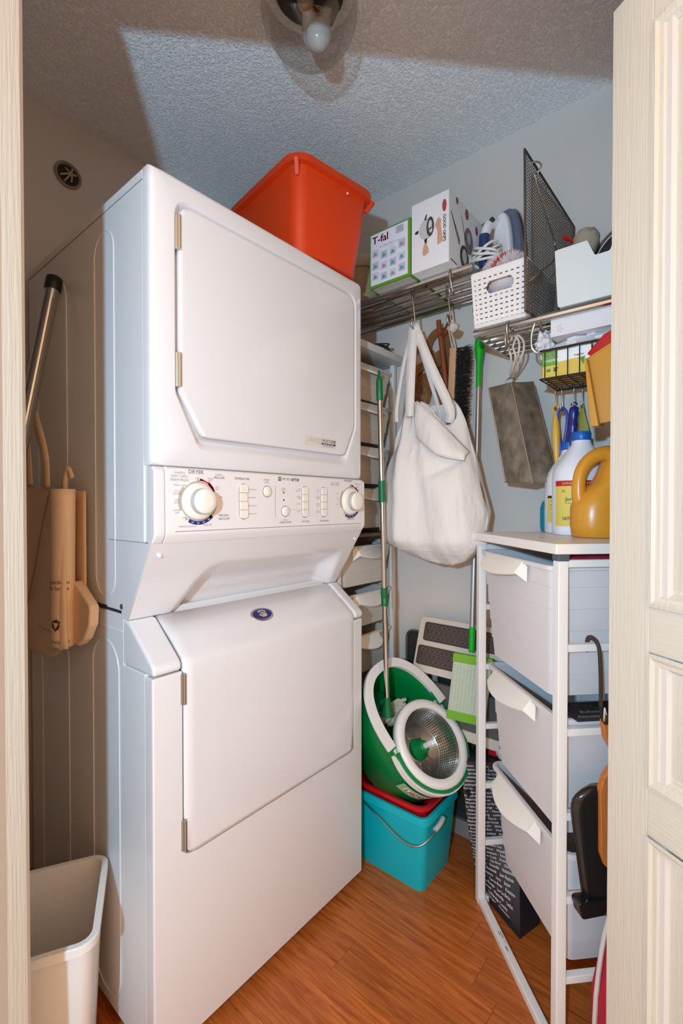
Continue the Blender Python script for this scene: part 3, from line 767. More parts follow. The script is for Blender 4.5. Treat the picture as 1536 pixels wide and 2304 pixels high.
def fluff(cx_, cy_, cz_, rx, ry, rz, seed, n=1400):
    r2 = random.Random(seed); A = MB(); Bm = MB()
    core = MB().lathe([(max(.0003,math.cos(R(-90+180*k/12))), math.sin(R(-90+180*k/12))) for k in range(13)], 20)
    core.v = [Vector((cx_+p.x*rx*.9, cy_+p.y*ry*.9, cz_+p.z*rz*.9+.01*noise.noise(p*3))) for p in core.v]
    for k in range(n):
        d = Vector((r2.gauss(0,1), r2.gauss(0,1), abs(r2.gauss(0,1))*1.0+(-.2))).normalized()
        p = Vector((cx_+d.x*rx*.9, cy_+d.y*ry*.9, cz_+d.z*rz*.9))
        d2 = (d+Vector((r2.uniform(-.6,.6),r2.uniform(-.6,.6),r2.uniform(-.4,.8)))).normalized()
        q = p+d2*r2.uniform(.008,.018); s_ = d2.orthogonal().normalized()*.0016; s2 = d2.cross(s_).normalized()*.0016
        red = (math.sin((p.x-p.y)*95+2*math.sin(p.z*40)) > .86)
        (Bm if red else A).add([p-s_, p+s_, p+s2, q], [(0,1,3),(1,2,3),(2,0,3)])
    return core, A, Bm
core, A_, B_ = fluff(1.122, 1.330, T2+.146, .068, .062, .062, 3, 4200)
FC = root('fluffy_cloth', 'fluffy pale pink cloth with red streaks stuffed in the white basket', 'cloth', (1.122,1.345,T2+.06))
core.build('cloth_core', mat('pale pink pile', (228,214,214), .9), FC, world=True)
A_.build('pile', MATS['pale pink pile'], FC, world=True, smooth=0, recalc=False, kind='stuff'); B_.build('red_pile', mat('red pile', (196,44,52), .9), FC, world=True, smooth=0, recalc=False, kind='stuff')

# steel mesh panel standing on edge
MS = root('mesh_screen', 'dark steel wire mesh panel standing on edge beside the white basket', 'mesh panel', (1.215,1.39,T2))
c00, c10, c11, c01 = Vector((1.204,1.242,T2+.003)), Vector((1.243,1.535,T2+.003)), Vector((1.246,1.535,2.000)), Vector((1.200,1.242,2.085))
def mp_(u, v): return (c00*(1-u)+c10*u)*(1-v)+(c01*(1-u)+c11*u)*v
dkst = mat('dark steel wire', (120,112,106), .4, .85)
me_ = MB()
for k in range(1, 34):
    u = k/34; me_.tube([mp_(u,0), mp_(u,1)], .0008, 4)
for k in range(1, 48):
    v = k/48; me_.tube([mp_(0,v)+Vector((.001,0,0)), mp_(1,v)+Vector((.001,0,0))], .0008, 4)
me_.build('wire_mesh', dkst, MS, world=True, smooth=0, recalc=False, kind='stuff')
for a_, b_ in ((c00,c10),(c10,c11),(c11,c01),(c01,c00)): MB().tube([a_,b_], .0028, 8).build('frame_wire', dkst, MS, world=True)
MB().tube([(1.206,1.262,2.055),(1.222,1.270,2.058),(1.230,1.282,2.050),(1.218,1.284,2.036),(1.214,1.290,2.020),(1.226,1.425,1.889),(1.216,1.300,1.785),(1.226,1.282,1.770),(1.228,1.268,1.768),(1.207,1.258,1.750)], .002, 6, smooth=5).build('fold_out_leg', MATS['steel'], MS, world=True, smooth=60)

# white bin with a dipped front and what stands in it
BN = root('open_front_bin', 'white plastic bin with a dipped front on the lower chrome shelf', 'bin', (1.37,1.39,T2))
xa, xb, ya, yb, zb = 1.266, 1.475, 1.272, 1.500, T2+.0008
fp = roundpoly([(xa+.008,zb),(xb-.008,zb),(xb,zb+.142),(xb-.07,zb+.146),(xb-.085,zb+.105),(xa+.092,zb+.105),(xa+.075,zb+.146),(xa,zb+.146)], [.01,.01,.005,.004,.006,.006,.004,.008], 4)
binm = mat('cool white plastic', (228,230,226), .4)
MB().prism(fp, ya, ya+.003, 'uz').build('front_wall', binm, BN, world=True, bevel=.001)
MB().prism(fp[:0]+[(xa+.008,zb),(xb-.008,zb),(xb,zb+.146),(xa,zb+.146)], yb-.003, yb, 'uz').build('back_wall', binm, BN, world=True)
for x0_, x1_ in ((xa,xa+.008),(xb,xb-.008)):
    MB().loft([[(x1_,ya+.003,zb),(x0_,ya+.003,zb+.146),(x0_+(.003 if x0_ == xa else -.003),ya+.003,zb+.146),(x1_+(.003 if x0_ == xa else -.003),ya+.003,zb)],
               [(x1_,yb-.003,zb),(x0_,yb-.003,zb+.146),(x0_+(.003 if x0_ == xa else -.003),yb-.003,zb+.146),(x1_+(.003 if x0_ == xa else -.003),yb-.003,zb)]]).build('side_wall', binm, BN, world=True)
MB().box((xa+.008,ya+.003,zb),(xb-.008,yb-.003,zb+.003)).build('bottom', binm, BN, world=True)
def disc_thing(name, label, c, r, ax, col, cat, th=.012, rimc=None):
    o = root(name, label, cat, (c[0],c[1],zb+.004))
    MB().lathe([(r*.97,0),(r,.002),(r,th),(r*.97,th),(r*.93,th*.4),(.0004,th*.35)], 40, c, ax).build('plate', mat(name+' face', col, .5, .2), o, world=True, smooth=40)
    MB().tube([Vector(c)+Vector(ax).normalized()*th+(Vector(ax).orthogonal().normalized()*math.cos(2*PI*k/40)+Vector(ax).cross(Vector(ax).orthogonal()).normalized()*math.sin(2*PI*k/40))*r for k in range(40)], .0022, 6, closed=True).build('rim', MATS['steel'], o, world=True)
    return o
disc_thing('pan_lid', 'grey round pan lid leaning behind the dipped white bin', (1.395,1.47,1.842), .090, (-.25,-.9,.1), (120,116,112), 'pan lid')
disc_thing('dark_pan_lid', 'dark blue-grey round lid with bright rim in the white bin', (1.405,1.425,1.812), .085, (-.25,-.9,.1), (58,58,66), 'pan lid')
SC = root('scrub_brush', 'tan round bristle brush in the white bin', 'brush', (1.302,1.42,zb+.004))
sb = MB().lathe([(.0003,-.03),(.022,-.026),(.033,-.008),(.034,.012),(.024,.028),(.0003,.034)], 24, (1.305,1.42,1.885)); sb.v = [p+Vector((0,0,0))+(p-Vector((1.305,1.42,1.885)))*.10*noise.noise(p*90) for p in sb.v]
sb.build('bristle_head', mat('tan bristle', (186,168,148), .95, bump=.8, bscale=400), SC, world=True)
MB().tube([(1.312,1.42,1.862),(1.335,1.425,1.74),(1.345,1.428,1.676)], .007, 8).build('handle', MATS['white plastic'], SC, world=True)
PG = root('red_peg', 'small red clip beside the tan bristle brush', 'clip', (1.262,1.40,1.895))
MB().bar((1.250,1.400,1.913),(1.285,1.412,1.888), .006, .005).build('jaw', MATS['red plastic'], PG, world=True); MB().bar((1.256,1.396,1.903),(1.285,1.412,1.886), .006, .005).build('jaw', MATS['red plastic'], PG, world=True)

# ================================================================ UNDER THE LOWER SHELF: wire basket and what hangs there
blk = mat('black wire', (40,36,34), .45, .3)
WB = root('wire_basket', 'black wire basket hung under the lower chrome shelf', 'wire basket', (1.32,1.38,1.502))
def rect3(x0, x1, y0, y1, z): return [(x0,y0,z),(x1,y0,z),(x1,y1,z),(x0,y1,z)]
for z, r in ((1.578,.0032),(1.504,.0026)): MB().tube(rect3(1.222,1.440,1.305,1.462,z), r, 6, closed=True).build('hoop', blk, WB, world=True)
for k in range(8):
    x = 1.234+.028*k
    MB().tube([(x,1.305,1.578),(x,1.305,1.504),(x,1.462,1.504),(x,1.462,1.578)], .0015, 5).build('wire', blk, WB, world=True)
for k in range(6):
    y = 1.325+.024*k
    MB().tube([(1.222,y,1.578),(1.222,y,1.504),(1.440,y,1.504),(1.440,y,1.578)], .0015, 5).build('wire', blk, WB, world=True)
for x in (1.226,1.436):
    MB().tube([(x,1.300,1.640),(x-.004,1.290,1.652) ,(x-.012,1.284,1.648),(x-.022,1.29,1.62),(x-.024,1.30,1.592),(x-.012,1.306,1.577),(x+.004,1.306,1.576)], .0028, 7, smooth=4).build('hanger', MATS['steel'], WB, world=True)
SW = root('dusting_cloth_box', 'green and yellow box of dusting cloths inside the black wire basket', 'box', (1.285,1.365,1.507))
MB().box((1.2260,1.3100,1.5075),(1.3460,1.4200,1.5735)).build('carton', mat('yellow card', (226,196,84), .6), SW, world=True, bevel=.0008)
fn = lambda d: (lambda x, y: Vector((1.2260+x, 1.3099-d, 1.5075+y)))
t = tx(fn(.0001)); t.rect(.0,.030,.038,.066); t.done('green_field', MATS['ink green'], SW, world=True)
t = tx(fn(.0001)); t.poly([(.038,.036),(.120,.042),(.120,.066),(.038,.066)]); t.poly([(.104,.004),(.120,.004),(.120,.042),(.104,.040)]); t.done('white_field', MATS['ink white'], SW, world=True)
t = tx(fn(.0003)); t.put('Swiffer', .0105, .004, .0505, width=.032, slant=.2, bold=.0006); t.put('SWEEPER', .0070, .0035, .0395, width=.036); t.done('white_print', MATS['ink white'], SW, world=True)
t = tx(fn(.0003)); t.put('Lingettes', .0050, .078, .0445, width=.022, bold=.0004); t.done('red_print', mat('ink orange', (214,80,30), .6), SW, world=True)
t = tx(fn(.0003)); t.poly([(.092,.036),(.103,.040),(.100,.018)]); t.disc(.016,.018,.006,.004); t.done('green_print', mat('ink mid green', (60,150,90), .6), SW, world=True)
t = tx(fn(.0003)); t.rect(.028,.020,.039,.024); t.disc(.033,.016,.005,.004); t.done('dark_print', MATS['ink dark'], SW, world=True)
def crumple(name, c, rad, m, parent, seed, amp=.35, nu=28, nv=18):
    g_ = MB().lathe([(max(.0003,math.cos(R(-90+180*k/nv))), math.sin(R(-90+180*k/nv))) for k in range(nv+1)], nu)
    out = []
    for p in g_.v:
        q = p*2.2+Vector((seed,seed*.7,0)); k_ = 1+amp*(abs(noise.noise(q))*1.3+.6*abs(noise.noise(q*2.7))-.4)
        out.append(Vector((c[0]+p.x*rad[0]*k_, c[1]+p.y*rad[1]*k_, c[2]+p.z*rad[2]*k_)))
    g_.v = out
    return g_.build(name, m, parent, world=True, smooth=25)
film = mat('white film', (226,226,230), .3, sss=.2)
TB = root('crumpled_plastic_bag', 'crumpled white plastic bag bulging from the black wire basket', 'plastic bag', (1.32,1.38,1.576))
crumple('film', (1.330,1.378,1.586), (.104,.074,.027), film, TB, 4, .3)
crumple('film_corner', (1.222,1.345,1.608), (.024,.026,.032), film, TB, 9, .5)
WX = root('flat_carton', 'flat white carton with tiny grey print lying on the crumpled plastic bag', 'carton', (1.33,1.365,1.604))
MB().box((1.252,1.291,1.6050),(1.415,1.44,1.6555)).build('carton', mat('pinkish card', (230,226,228), .6), WX, world=True, bevel=.0008)
t = tx(lambda x, y: Vector((1.252+x, 1.2907, 1.605+y))); t.put('Clear box', .0028, .020, .010, width=.018, rot=PI/2); t.put('keep top up', .0026, .0255, .008, width=.022, rot=PI/2); t.put('dry', .0026, .0305, .012, width=.008, rot=PI/2)
t.done('carton_print', MATS['ink grey'], WX, world=True)

# hooks: the steel S hooks visible along both shelves
st_ = MATS['steel']
def hook(name, label, pts, r=.0026, m=st_, cat='hook', group='steel S hooks on the chrome shelves'):
    b = min((Vector(p) for p in pts), key=lambda p: p.z)
    return tag(MB().tube(pts, r, 7, smooth=5).build(name, m, base=b, smooth=60), label, cat, group)
def S_hook(x, y, zt, zb_, dx=.0, label='', r=.0026, ra=.013):
    """over the rail at (x,y,zt), down, and up again in front"""
    return hook('s_hook', label, [(x-dx,y+ra,zt-.020),(x-dx,y+ra,zt+.004),(x,y,zt+.0125),(x+dx*.4,y-ra,zt-.002),(x+dx,y-ra*.6,(zt+zb_)/2),(x+dx*1.2,y,zb_+.010),(x+dx*1.2,y-.002,zb_-.002),(x+dx*1.2,y-.014,zb_-.006),(x+dx*1.2,y-.022,zb_+.008),(x+dx*1.2,y-.022,zb_+.024)], r)
S_hook(.806, 1.348, Z1, 1.752, .006, 'steel S hook holding the straps of the big white cloth bag', .003)
S_hook(.905, 1.394, Z1, 1.752, .010, 'steel S hook the wooden-backed brush hangs from', .003)
S_hook(.965, 1.302, Z1-.004, 1.800, .004, 'empty steel S hook hanging at the front rail near the iron', .0022, .016)
S_hook(.980, 1.440, Z1, 1.770, .002, 'empty thin S hook nearest the white slotted basket', .0018)
S_hook(1.148, 1.282, Z2-.003, 1.606, -.002, 'flat steel hook holding the old metal tin', .0036, .016)
S_hook(1.205, 1.365, Z2, 1.628, .004, 'small S hook behind the crumpled plastic bag corner', .002)
for x, y, zt, zb_, lab in ((1.2465,1.330,1.504,1.452,'S hook holding the yellow handled brush'),(1.2640,1.330,1.504,1.446,'S hook holding the blue looped handle'),
                       (1.296,1.330,1.504,1.450,'S hook holding the ridged dark blue handle'),(1.312,1.354,1.504,1.452,'S hook holding the olive green handle')):
    hook('s_hook', lab, [(x-.002,y+.010,zt-.014),(x-.001,y+.006,zt+.002),(x,y,zt+.0065),(x+.001,y-.006,zt-.006),(x,y,(zt+zb_)/2),(x,y+.004,zb_+.006),(x,y,zb_-.006),(x,y-.010,zb_-.002),(x,y-.012,zb_+.012)], .0018)
for o_ in list(bpy.data.objects):
    if o_.name.startswith('s_hook') and o_.location.z < 1.47 and 1.23 < o_.location.x < 1.33: o_.location += Vector((-.024,.112,.0))
# things on those hooks
YB = root('yellow_brush', 'brush with a yellow handle and white neck hanging under the wire basket', 'brush', (1.242,1.345,1.14))
yl = mat('yellow plastic', (226,178,72), .35)
MB().tube([(1.2465+.008*math.cos(a),1.332,1.4465+.010*math.sin(a)) for a in [2*PI*k/16 for k in range(16)]], .0030, 7, closed=True).build('loop', yl, YB, world=True)
MB().lathe([(.004,-.012),(.007,-.024),(.0105,-.055),(.0115,-.085),(.009,-.125),(.006,-.150),(.0055,-.175),(.0052,-.200)], 16, (1.2455,1.333,1.448), (-.03,.02,1)).build('handle', yl, YB, world=True, smooth=60)
MB().tube([(1.251,1.329,1.249),(1.256,1.325,1.17),(1.262,1.32,1.13)], [.0055,.006,.010], 10, smooth=3).build('neck', MATS['white plastic'], YB, world=True, smooth=60)
BL = root('blue_loop_brush', 'bright blue looped handle hanging between the yellow and ridged handles', 'brush', (1.263,1.35,1.2))
bp_ = mat('blue plastic', (44,72,170), .35)
MB().tube([(1.2585,1.334,1.300),(1.2590,1.334,1.34),(1.2520,1.333,1.395),(1.2520,1.332,1.430),(1.2590,1.331,1.4445),(1.2680,1.331,1.4445),(1.2760,1.332,1.430),(1.2765,1.333,1.395),(1.2680,1.334,1.34),(1.2670,1.334,1.300)], .0042, 8, smooth=5).build('loop_handle', bp_, BL, world=True, smooth=60)
MB().box((1.250,1.322,1.255),(1.279,1.346,1.302)).build('head', mat('bright blue plastic', (20,90,190), .35), BL, world=True, bevel=.006, seg=3)
RB = root('ridged_handle_tool', 'dark blue ridged handle hanging above the white bottle', 'tool', (1.29,1.35,1.21))
pr_ = []
for k in range(25):
    z = -.012-.0095*k; pr_.append((.0105+(.0022 if k % 4 in (1,2) else 0)+.0012*k/24, z))
MB().lathe([(.0004,-.006)]+pr_, 18, (1.2955,1.333,1.456), (.04,.02,1)).build('ridged_grip', mat('navy plastic', (34,44,122), .28), RB, world=True, smooth=60)
MB().tube([(1.2955+.007*math.cos(a),1.333,1.4505+.008*math.sin(a)) for a in [PI*k/10 for k in range(11)]], .0028, 7).build('eyelet', MATS['navy plastic'], RB, world=True)
GB = root('olive_handle_tool', 'olive green flat handle hanging beside the ridged blue one', 'tool', (1.32,1.37,1.22))
MB().prism(roundpoly([(1.306,1.455),(1.315,1.455),(1.318,1.430),(1.328,1.390),(1.332,1.34),(1.330,1.22),(1.302,1.22),(1.302,1.40)], .006, 4), 1.352, 1.364, 'uz').build('flat_handle', mat('olive plastic', (150,150,58), .4), GB, world=True, bevel=.003)
for o_ in (YB, BL, RB, GB): o_.location += Vector((-.024,.112,.002))
DP = root('yellow_dustpan', 'yellow plastic dustpan hanging by the door edge', 'dustpan', (1.39,1.25,1.35))
dpy = mat('ochre plastic', (206,142,40), .4)
MB().loft([[(1.352,1.225,1.512),(1.475,1.225,1.575),(1.475,1.232,1.580),(1.352,1.232,1.517)],[(1.366,1.225,1.358),(1.46,1.225,1.37),(1.46,1.232,1.37),(1.366,1.232,1.358)]]).build('pan_face', dpy, DP, world=True, bevel=.002)
MB().loft([[(1.352,1.205,1.510),(1.357,1.205,1.512),(1.357,1.300,1.514),(1.352,1.300,1.512)],[(1.365,1.205,1.352),(1.383,1.205,1.352),(1.383,1.26,1.356),(1.365,1.26,1.356)]]).build('side_wall', dpy, DP, world=True, bevel=.002)
MB().loft([[(1.352,1.225,1.516),(1.475,1.225,1.580),(1.475,1.298,1.580),(1.352,1.298,1.516)],[(1.352,1.225,1.512),(1.475,1.225,1.575),(1.475,1.298,1.575),(1.352,1.298,1.512)]]).build('pan_rim', dpy, DP, world=True, bevel=.0015)
RS = root('red_sponge', 'folded bright red plastic piece lying on the yellow dustpan', 'sponge', (1.39,1.26,1.53))
MB().loft([[(1.350,1.235,1.530),(1.362,1.230,1.519),(1.362,1.292,1.523),(1.350,1.290,1.534)],[(1.385,1.232,1.566),(1.392,1.230,1.534),(1.392,1.292,1.536),(1.385,1.290,1.572)],[(1.46,1.235,1.60),(1.46,1.235,1.570),(1.46,1.290,1.570),(1.46,1.290,1.602)]]).build('fold', MATS['red plastic'], RS, world=True, bevel=.003)

# old metal tin
TN = root('metal_tin', 'old dark dented metal tin hanging tilted from the lower shelf', 'tin', (1.16,1.40,1.235))
P0 = Vector((1.125,1.360,1.524)); e1 = Vector((-.101,.060,.010)); e2 = Vector((.042,.090,.014)); e3 = Vector((.062,.0,-.292))
tinm = mat('aged tin', (158,146,130), .42, .55, var=.5, vscale=26, bump=.15, bscale=40)
def tinq(a_, b_, c_): return P0+e1*a_+e2*b_+e3*c_
rg = []
for c_ in (0, 1): rg.append([tinq(.08*(1-c_),.08*(1-c_),c_), tinq(1-.02*(1-c_),.08*(1-c_),c_), tinq(1-.02*(1-c_),1-.04*(1-c_),c_), tinq(.08*(1-c_),1-.04*(1-c_),c_)])
MB().loft(rg).build('tin_body', tinm, TN, world=True, bevel=.0025)
for k in range(4): MB().tube([rg[0][k], rg[1][k]], .0018, 6).build('edge_wire', mat('worn edge', (170,160,148), .35, .8), TN, world=True)
MB().tube(rg[0], .0018, 6, closed=True).build('edge_wire', MATS['worn edge'], TN, world=True); MB().tube(rg[1], .002, 6, closed=True).build('edge_wire', MATS['worn edge'], TN, world=True)
tc_ = (rg[0][0]+rg[0][2])/2
lp = [tc_+Vector((.014*math.sin(a),0,.010-.012*math.cos(a))) for a in [2*PI*k/14 for k in range(14)]]
MB().tube(lp, .0022, 6, closed=True).build('ring', MATS['steel'], TN, world=True)
cw = mat('white cord', (222,212,196), .8)
CW = root('cord_loops', 'looped off-white cord above the metal tin', 'cord', (1.14,1.36,1.565))
for k, dx in enumerate((-.006,.004)):
    MB().tube([(1.140+dx,1.350+.008*k,1.655),(1.128+dx,1.346+.008*k,1.625),(1.134+dx,1.350+.006*k,1.590),(tc_.x+.002,tc_.y-.004,tc_.z+.022),(1.152+dx,1.356+.006*k,1.60),(1.154+dx,1.354+.008*k,1.635),(1.140+dx,1.350+.008*k,1.655)], .0030, 6, smooth=5).build('loop', cw, CW, world=True)

# ================================================================ HANGING ON THE BACK WALL
WK = root('rug_beater', 'woven cane rug beater hanging on the wall behind the white cloth bag', 'rug beater', (.73,1.535,1.55))
cane = mat('cane', (146,98,54), .5, var=.25, vscale=40)
def cl(cx_, cz_, rx, rz, rot, n=26):
    out = []
    for k in range(n):
        a = 2*PI*k/n; x = rx*math.cos(a); z = rz*math.sin(a); out.append(Vector((cx_+x*math.cos(rot)-z*math.sin(rot), 1.537+.006*math.sin(2*a), cz_+x*math.sin(rot)+z*math.cos(rot))))
    return out
for (cx_, cz_, rx, rz, rot) in ((.728,1.700,.052,.070,.35),(.790,1.735,.050,.072,-.3),(.752,1.640,.070,.058,.1),(.792,1.655,.046,.076,-.5),(.718,1.600,.042,.066,.4)):
    for d in (0,.0075,.015,.0225): MB().tube(cl(cx_, cz_, rx-d, rz-d, rot), .0040, 6, closed=True).build('cane_loop', cane, WK, world=True)
MB().tube([(.742,1.537,1.60),(.735,1.537,1.40),(.728,1.537,1.15)], .008, 8).build('stem', cane, WK, world=True)
HK = tag(MB().tube([(.705,1.557,1.79),(.705,1.540,1.79),(.705,1.532,1.80),(.705,1.530,1.81)], .004, 8, smooth=3).build('wall_peg', MATS['black plastic'], base=(.705,1.545,1.79)), 'small dark peg in the back wall above the cane rug beater', 'peg')
HB = root('long_brush', 'long brush with pale wooden back and black bristles hanging by a cord', 'brush', (.89,1.49,1.35))
wdp = mat('pale wood', (206,160,124), .55, var=.12, vscale=20, stretch=(30,30,2))
ba, bb_ = Vector((.892,1.468,1.700)), Vector((.872,1.474,1.330))
MB().bar(ba, bb_, .024, .022, up=(0,1,0)).build('back_board', wdp, HB, world=True, bevel=.003)
br = MB(); r3 = random.Random(5)
for k in range(900):
    t_ = r3.random(); o_ = ba.lerp(bb_, .01+.97*t_)+Vector((.012,r3.uniform(-.009,.009),0)); q = o_+Vector((.046+r3.uniform(-.006,.006), r3.uniform(-.012,.012), r3.uniform(-.010,.010)))
    br.tube([o_, q], .0008, 3)
br.build('bristles', mat('black bristle', (44,40,38), .7), HB, world=True, smooth=0, recalc=False, kind='stuff')
for dx in (-.006,.005): MB().tube([ba+Vector((dx,0,-.004)), (.900+dx*.6,1.42,1.745), (.911,1.395,1.760)], .0022, 6).build('hang_cord', cw, HB, world=True)
RW = root('wooden_rod', 'red-brown turned wooden rod with a cross peg hanging by the brush', 'rod', (.85,1.47,1.45))
rw = mat('red wood', (140,68,44), .5, var=.2, vscale=30)
MB().tube([(.833,1.468,1.806),(.850,1.472,1.66),(.872,1.478,1.44)], .0085, 10).build('rod', rw, RW, world=True, smooth=60)
MB().tube([(.838,1.466,1.752),(.872,1.44,1.760),(.905,1.405,1.768)], .0042, 8).build('cross_peg', rw, RW, world=True); MB().lathe([(.008,-.01),(.009,0),(.008,.012)], 10, (.908,1.402,1.770), (0,0,1)).build('peg_end', rw, RW, world=True)
DB = root('dish_brush', 'tiny white round bristle brush on the hook beside the wooden rod', 'brush', (.925,1.40,1.725))
hb = MB().lathe([(.0003,-.016),(.012,-.013),(.017,0),(.014,.010),(.0003,.014)], 18, (.926,1.398,1.742), (.5,-.2,.8)); hb.v = [p+(p-Vector((.926,1.398,1.742)))*.25*noise.noise(p*260) for p in hb.v]
hb.build('bristle_head', mat('ivory bristle', (226,216,200), .9, bump=.8, bscale=700), DB, world=True)
MB().tube([(.926,1.398,1.752),(.915,1.396,1.768)], .003, 6).build('stub', MATS['white plastic'], DB, world=True)

# big white cloth bag
CB = root('cloth_bag', 'large off-white cloth tote bag hanging full from the higher chrome shelf', 'bag', (.87,1.36,.985))
canv = mat('white canvas', (226,221,216), .85, bump=.55, bscale=11, stretch=(1.6,1.6,.55), bdet=5, bdist=.02)
rowsb = [(.985,.90,.95),(.990,.862,.957),(1.003,.812,.990),(1.030,.745,1.020),(1.060,.706,1.040),(1.095,.683,1.052),(1.150,.680,1.058),(1.225,.694,1.038),(1.325,.722,1.012),(1.400,.745,.994),(1.440,.757,.980),(1.475,.768,.962),(1.510,.780,.935)]
NA = 96; rings = []
def rowat(z):
    for i in range(len(rowsb)-1):
        if rowsb[i][0] <= z <= rowsb[i+1][0]:
            t_ = (z-rowsb[i][0])/(rowsb[i+1][0]-rowsb[i][0]); return [rowsb[i][k]*(1-t_)+rowsb[i+1][k]*t_ for k in (1,2)]
    return rowsb[-1][1:] if z > 1.5 else rowsb[0][1:]
NR = 56
for i in range(NR+1):
    s_ = i/NR; ring_ = []
    for j in range(NA):
        a = 2*PI*j/NA; ca, sa = math.cos(a), math.sin(a)       # sa<0 = front
        # rim height: highest at the strap roots, sagging in between on the front right
        front = max(0, -sa)
        top = 1.508-.105*front*ss(-.15,.55,ca)*(1-.35*ss(.75,1.0,ca))-.012*(sa > 0)
        z = .985+(top-.985)*s_
        x0_, x1_ = rowat(min(z,1.51)); cxm = (x0_+x1_)/2; hw = (x1_-x0_)/2
        dep = .085*min(1, (hw/.17))*(1-.62*ss(1.28,1.50,z))*ss(.975,1.06,z)**.5+.006
        pw = .72
        x = cxm+hw*math.copysign(abs(ca)**pw, ca); y = 1.362+dep*math.copysign(abs(sa)**pw, sa)
        q = Vector((x*7, y*3, z*2.4)); fold = noise.noise(q)*.016+(.5-abs(noise.noise(Vector((x*13+z*2.0,3,z*2.2)))))*.034-.012+noise.noise(Vector((x*34,7,z*6)))*.004
        gather = .008*math.sin(x*210)*ss(1.36,1.50,z)*(1-ss(.86,.92,x))
        crease = .016*math.exp(-((z-1.285-.40*(x-.94))/.016)**2)*ss(.86,.92,x)*front
        long_ = -.010*math.exp(-((x-.835-.13*(1.45-z))/.010)**2)*ss(1.02,1.12,z)*front
        dirn = -1 if sa < 0 else 1
        y += dirn*(fold+gather-crease+long_)
        x += .004*noise.noise(Vector((z*14, a*2, 5)))
        ring_.append((x, y, z+.004*noise.noise(Vector((x*10,y*10,9)))*(s_ < .2)))
    rings.append(ring_)
MB().loft(rings, True, False).build('bag_body', canv, CB, world=True, smooth=180, solid=.002)
# folded flap of the sagging mouth
topl = [Vector((.838,1.318,1.506)), Vector((.885,1.300,1.470)), Vector((.945,1.292,1.415)), Vector((1.018,1.318,1.330))]
botl = [Vector((.848,1.300,1.385)), Vector((.890,1.280,1.352)), Vector((.945,1.268,1.318)), Vector((1.012,1.296,1.302))]
def curve(P, t_):
    k_ = min(2.999, t_*3); i_ = int(k_); return P[i_].lerp(P[i_+1], k_-i_)
tl_ = catmull(topl, 8); bl_ = catmull(botl, 8)
fl_ = MB()
def flap(u, v):
    i_ = min(23, int(u*24)); f_ = u*24-i_; a_ = tl_[i_].lerp(tl_[i_+1], f_); b_ = bl_[i_].lerp(bl_[i_+1], f_)
    p = a_.lerp(b_, v); return p+Vector((0,-.012*math.sin(PI*v)-.004*noise.noise(p*30),0))
fl_.grid(flap, 24, 8).build('flap', canv, CB, world=True, smooth=180, solid=.002, recalc=False)
hx = Vector((.811,1.347,1.757))
for p1, mid, tw in (((.757,1.325,1.498),(.775,1.335,1.63),0),((.812,1.318,1.508),(.813,1.325,1.63),0),((.882,1.385,1.475),(.842,1.372,1.62),0),((.934,1.350,1.478),(.868,1.340,1.63),0)):
    i_ = 0
    MB().strip([Vector(p1)-Vector((0,0,.05)), p1, mid, hx+Vector((0,-.006,.006))], .030 if p1[0] in (.812,.934) else .013, .002, (.25,-1,0), smooth=6).build('strap', canv, CB, world=True, smooth=180)
sl = rings[5]; MB().tube([Vector(sl[j])+Vector((0,-.0015,0)) for j in range(NA//2+3, NA-2)], .0013, 5).build('seam', mat('stitch', (204,196,186), .9), CB, world=True)

# ================================================================ DRAWER TOWERS
def drawer(parent, cx_, y0, zt, w, d, h, m, hx0, hx1, hm, taper=.06, steps=5):
    g_ = tub(w-taper, d-taper*.6, w, d, h, .0025, .018, .008, .010, 0, steps)
    g_.xf(Matrix.Translation((cx_, y0+d/2, zt-h)))
    o = g_.build('drawer', m, parent, smooth=30)
    hz = zt-.004; L_ = hx1-hx0; n = 12; up_, lo_ = [], []
    q = MB(); top = []; out = []
    for k in range(n+1):
        t_ = k/n; x = hx0+L_*t_
        bulge = math.sin(PI*min(1, t_*1.15))**.6 if t_ < .87 else 0
        top.append((x, y0-.008, hz)); out.append((x, y0-.010-.042*(.35+.65*math.sin(PI*min(.98,max(.02,t_)))**.7), hz-.026-.010*math.sin(PI*t_)))
    q.loft([[Vector(p) for p in top], [Vector(p) for p in out], [Vector(p)+Vector((0,.004,-.004)) for p in out], [Vector(p)+Vector((0,.002,-.006)) for p in top]], False, False, closed=False)
    for sgn, (a_, b_) in ((-1,(top[0],out[0])),(1,(top[-1],out[-1]))):
        a_ = Vector(a_); b_ = Vector(b_); x = a_.x
        q.add([a_, b_, Vector((x+sgn*.018, y0-.006, hz-.046)), Vector((x+sgn*.020, y0-.006, hz-.010))], [(0,1,2,3)])
    q.build('handle', hm, o, smooth=25, recalc=False)
    return o
pw_ = MATS['powder white']
# tower in the right foreground (local x: far post to near post, local -y: drawer fronts)
Wt, Dt = .430, .312
RT = root('drawer_tower', 'white drawer tower in front of the door with bottles standing on it', 'drawer tower', (1.036,1.328,0), R(-43.7))
PZ = [.177,.346,.522,.698,.874,1.050]
for x in (0, Wt-.022):
    for y in (0, Dt-.022):
        MB().box((x,y,.0),(x+.022,y+.022,1.056)).build('post', pw_, RT, bevel=.002)
    MB().box((x+.001,.022,0),(x+.021,Dt-.022,.018)).build('base_rail', pw_, RT, bevel=.002)
    for z in PZ: MB().box((x+.003,.022,z-.008),(x+.019,Dt-.022,z+.008)).build('rung', pw_, RT, bevel=.002)
for y in (.001, Dt-.021):
    MB().box((.022,y,0),(Wt-.022,y+.020,.020)).build('base_rail', pw_, RT, bevel=.002)
    if y > .1:
        MB().box((.022,y,1.040),(Wt-.022,y+.018,1.056)).build('top_rail', pw_, RT, bevel=.002)
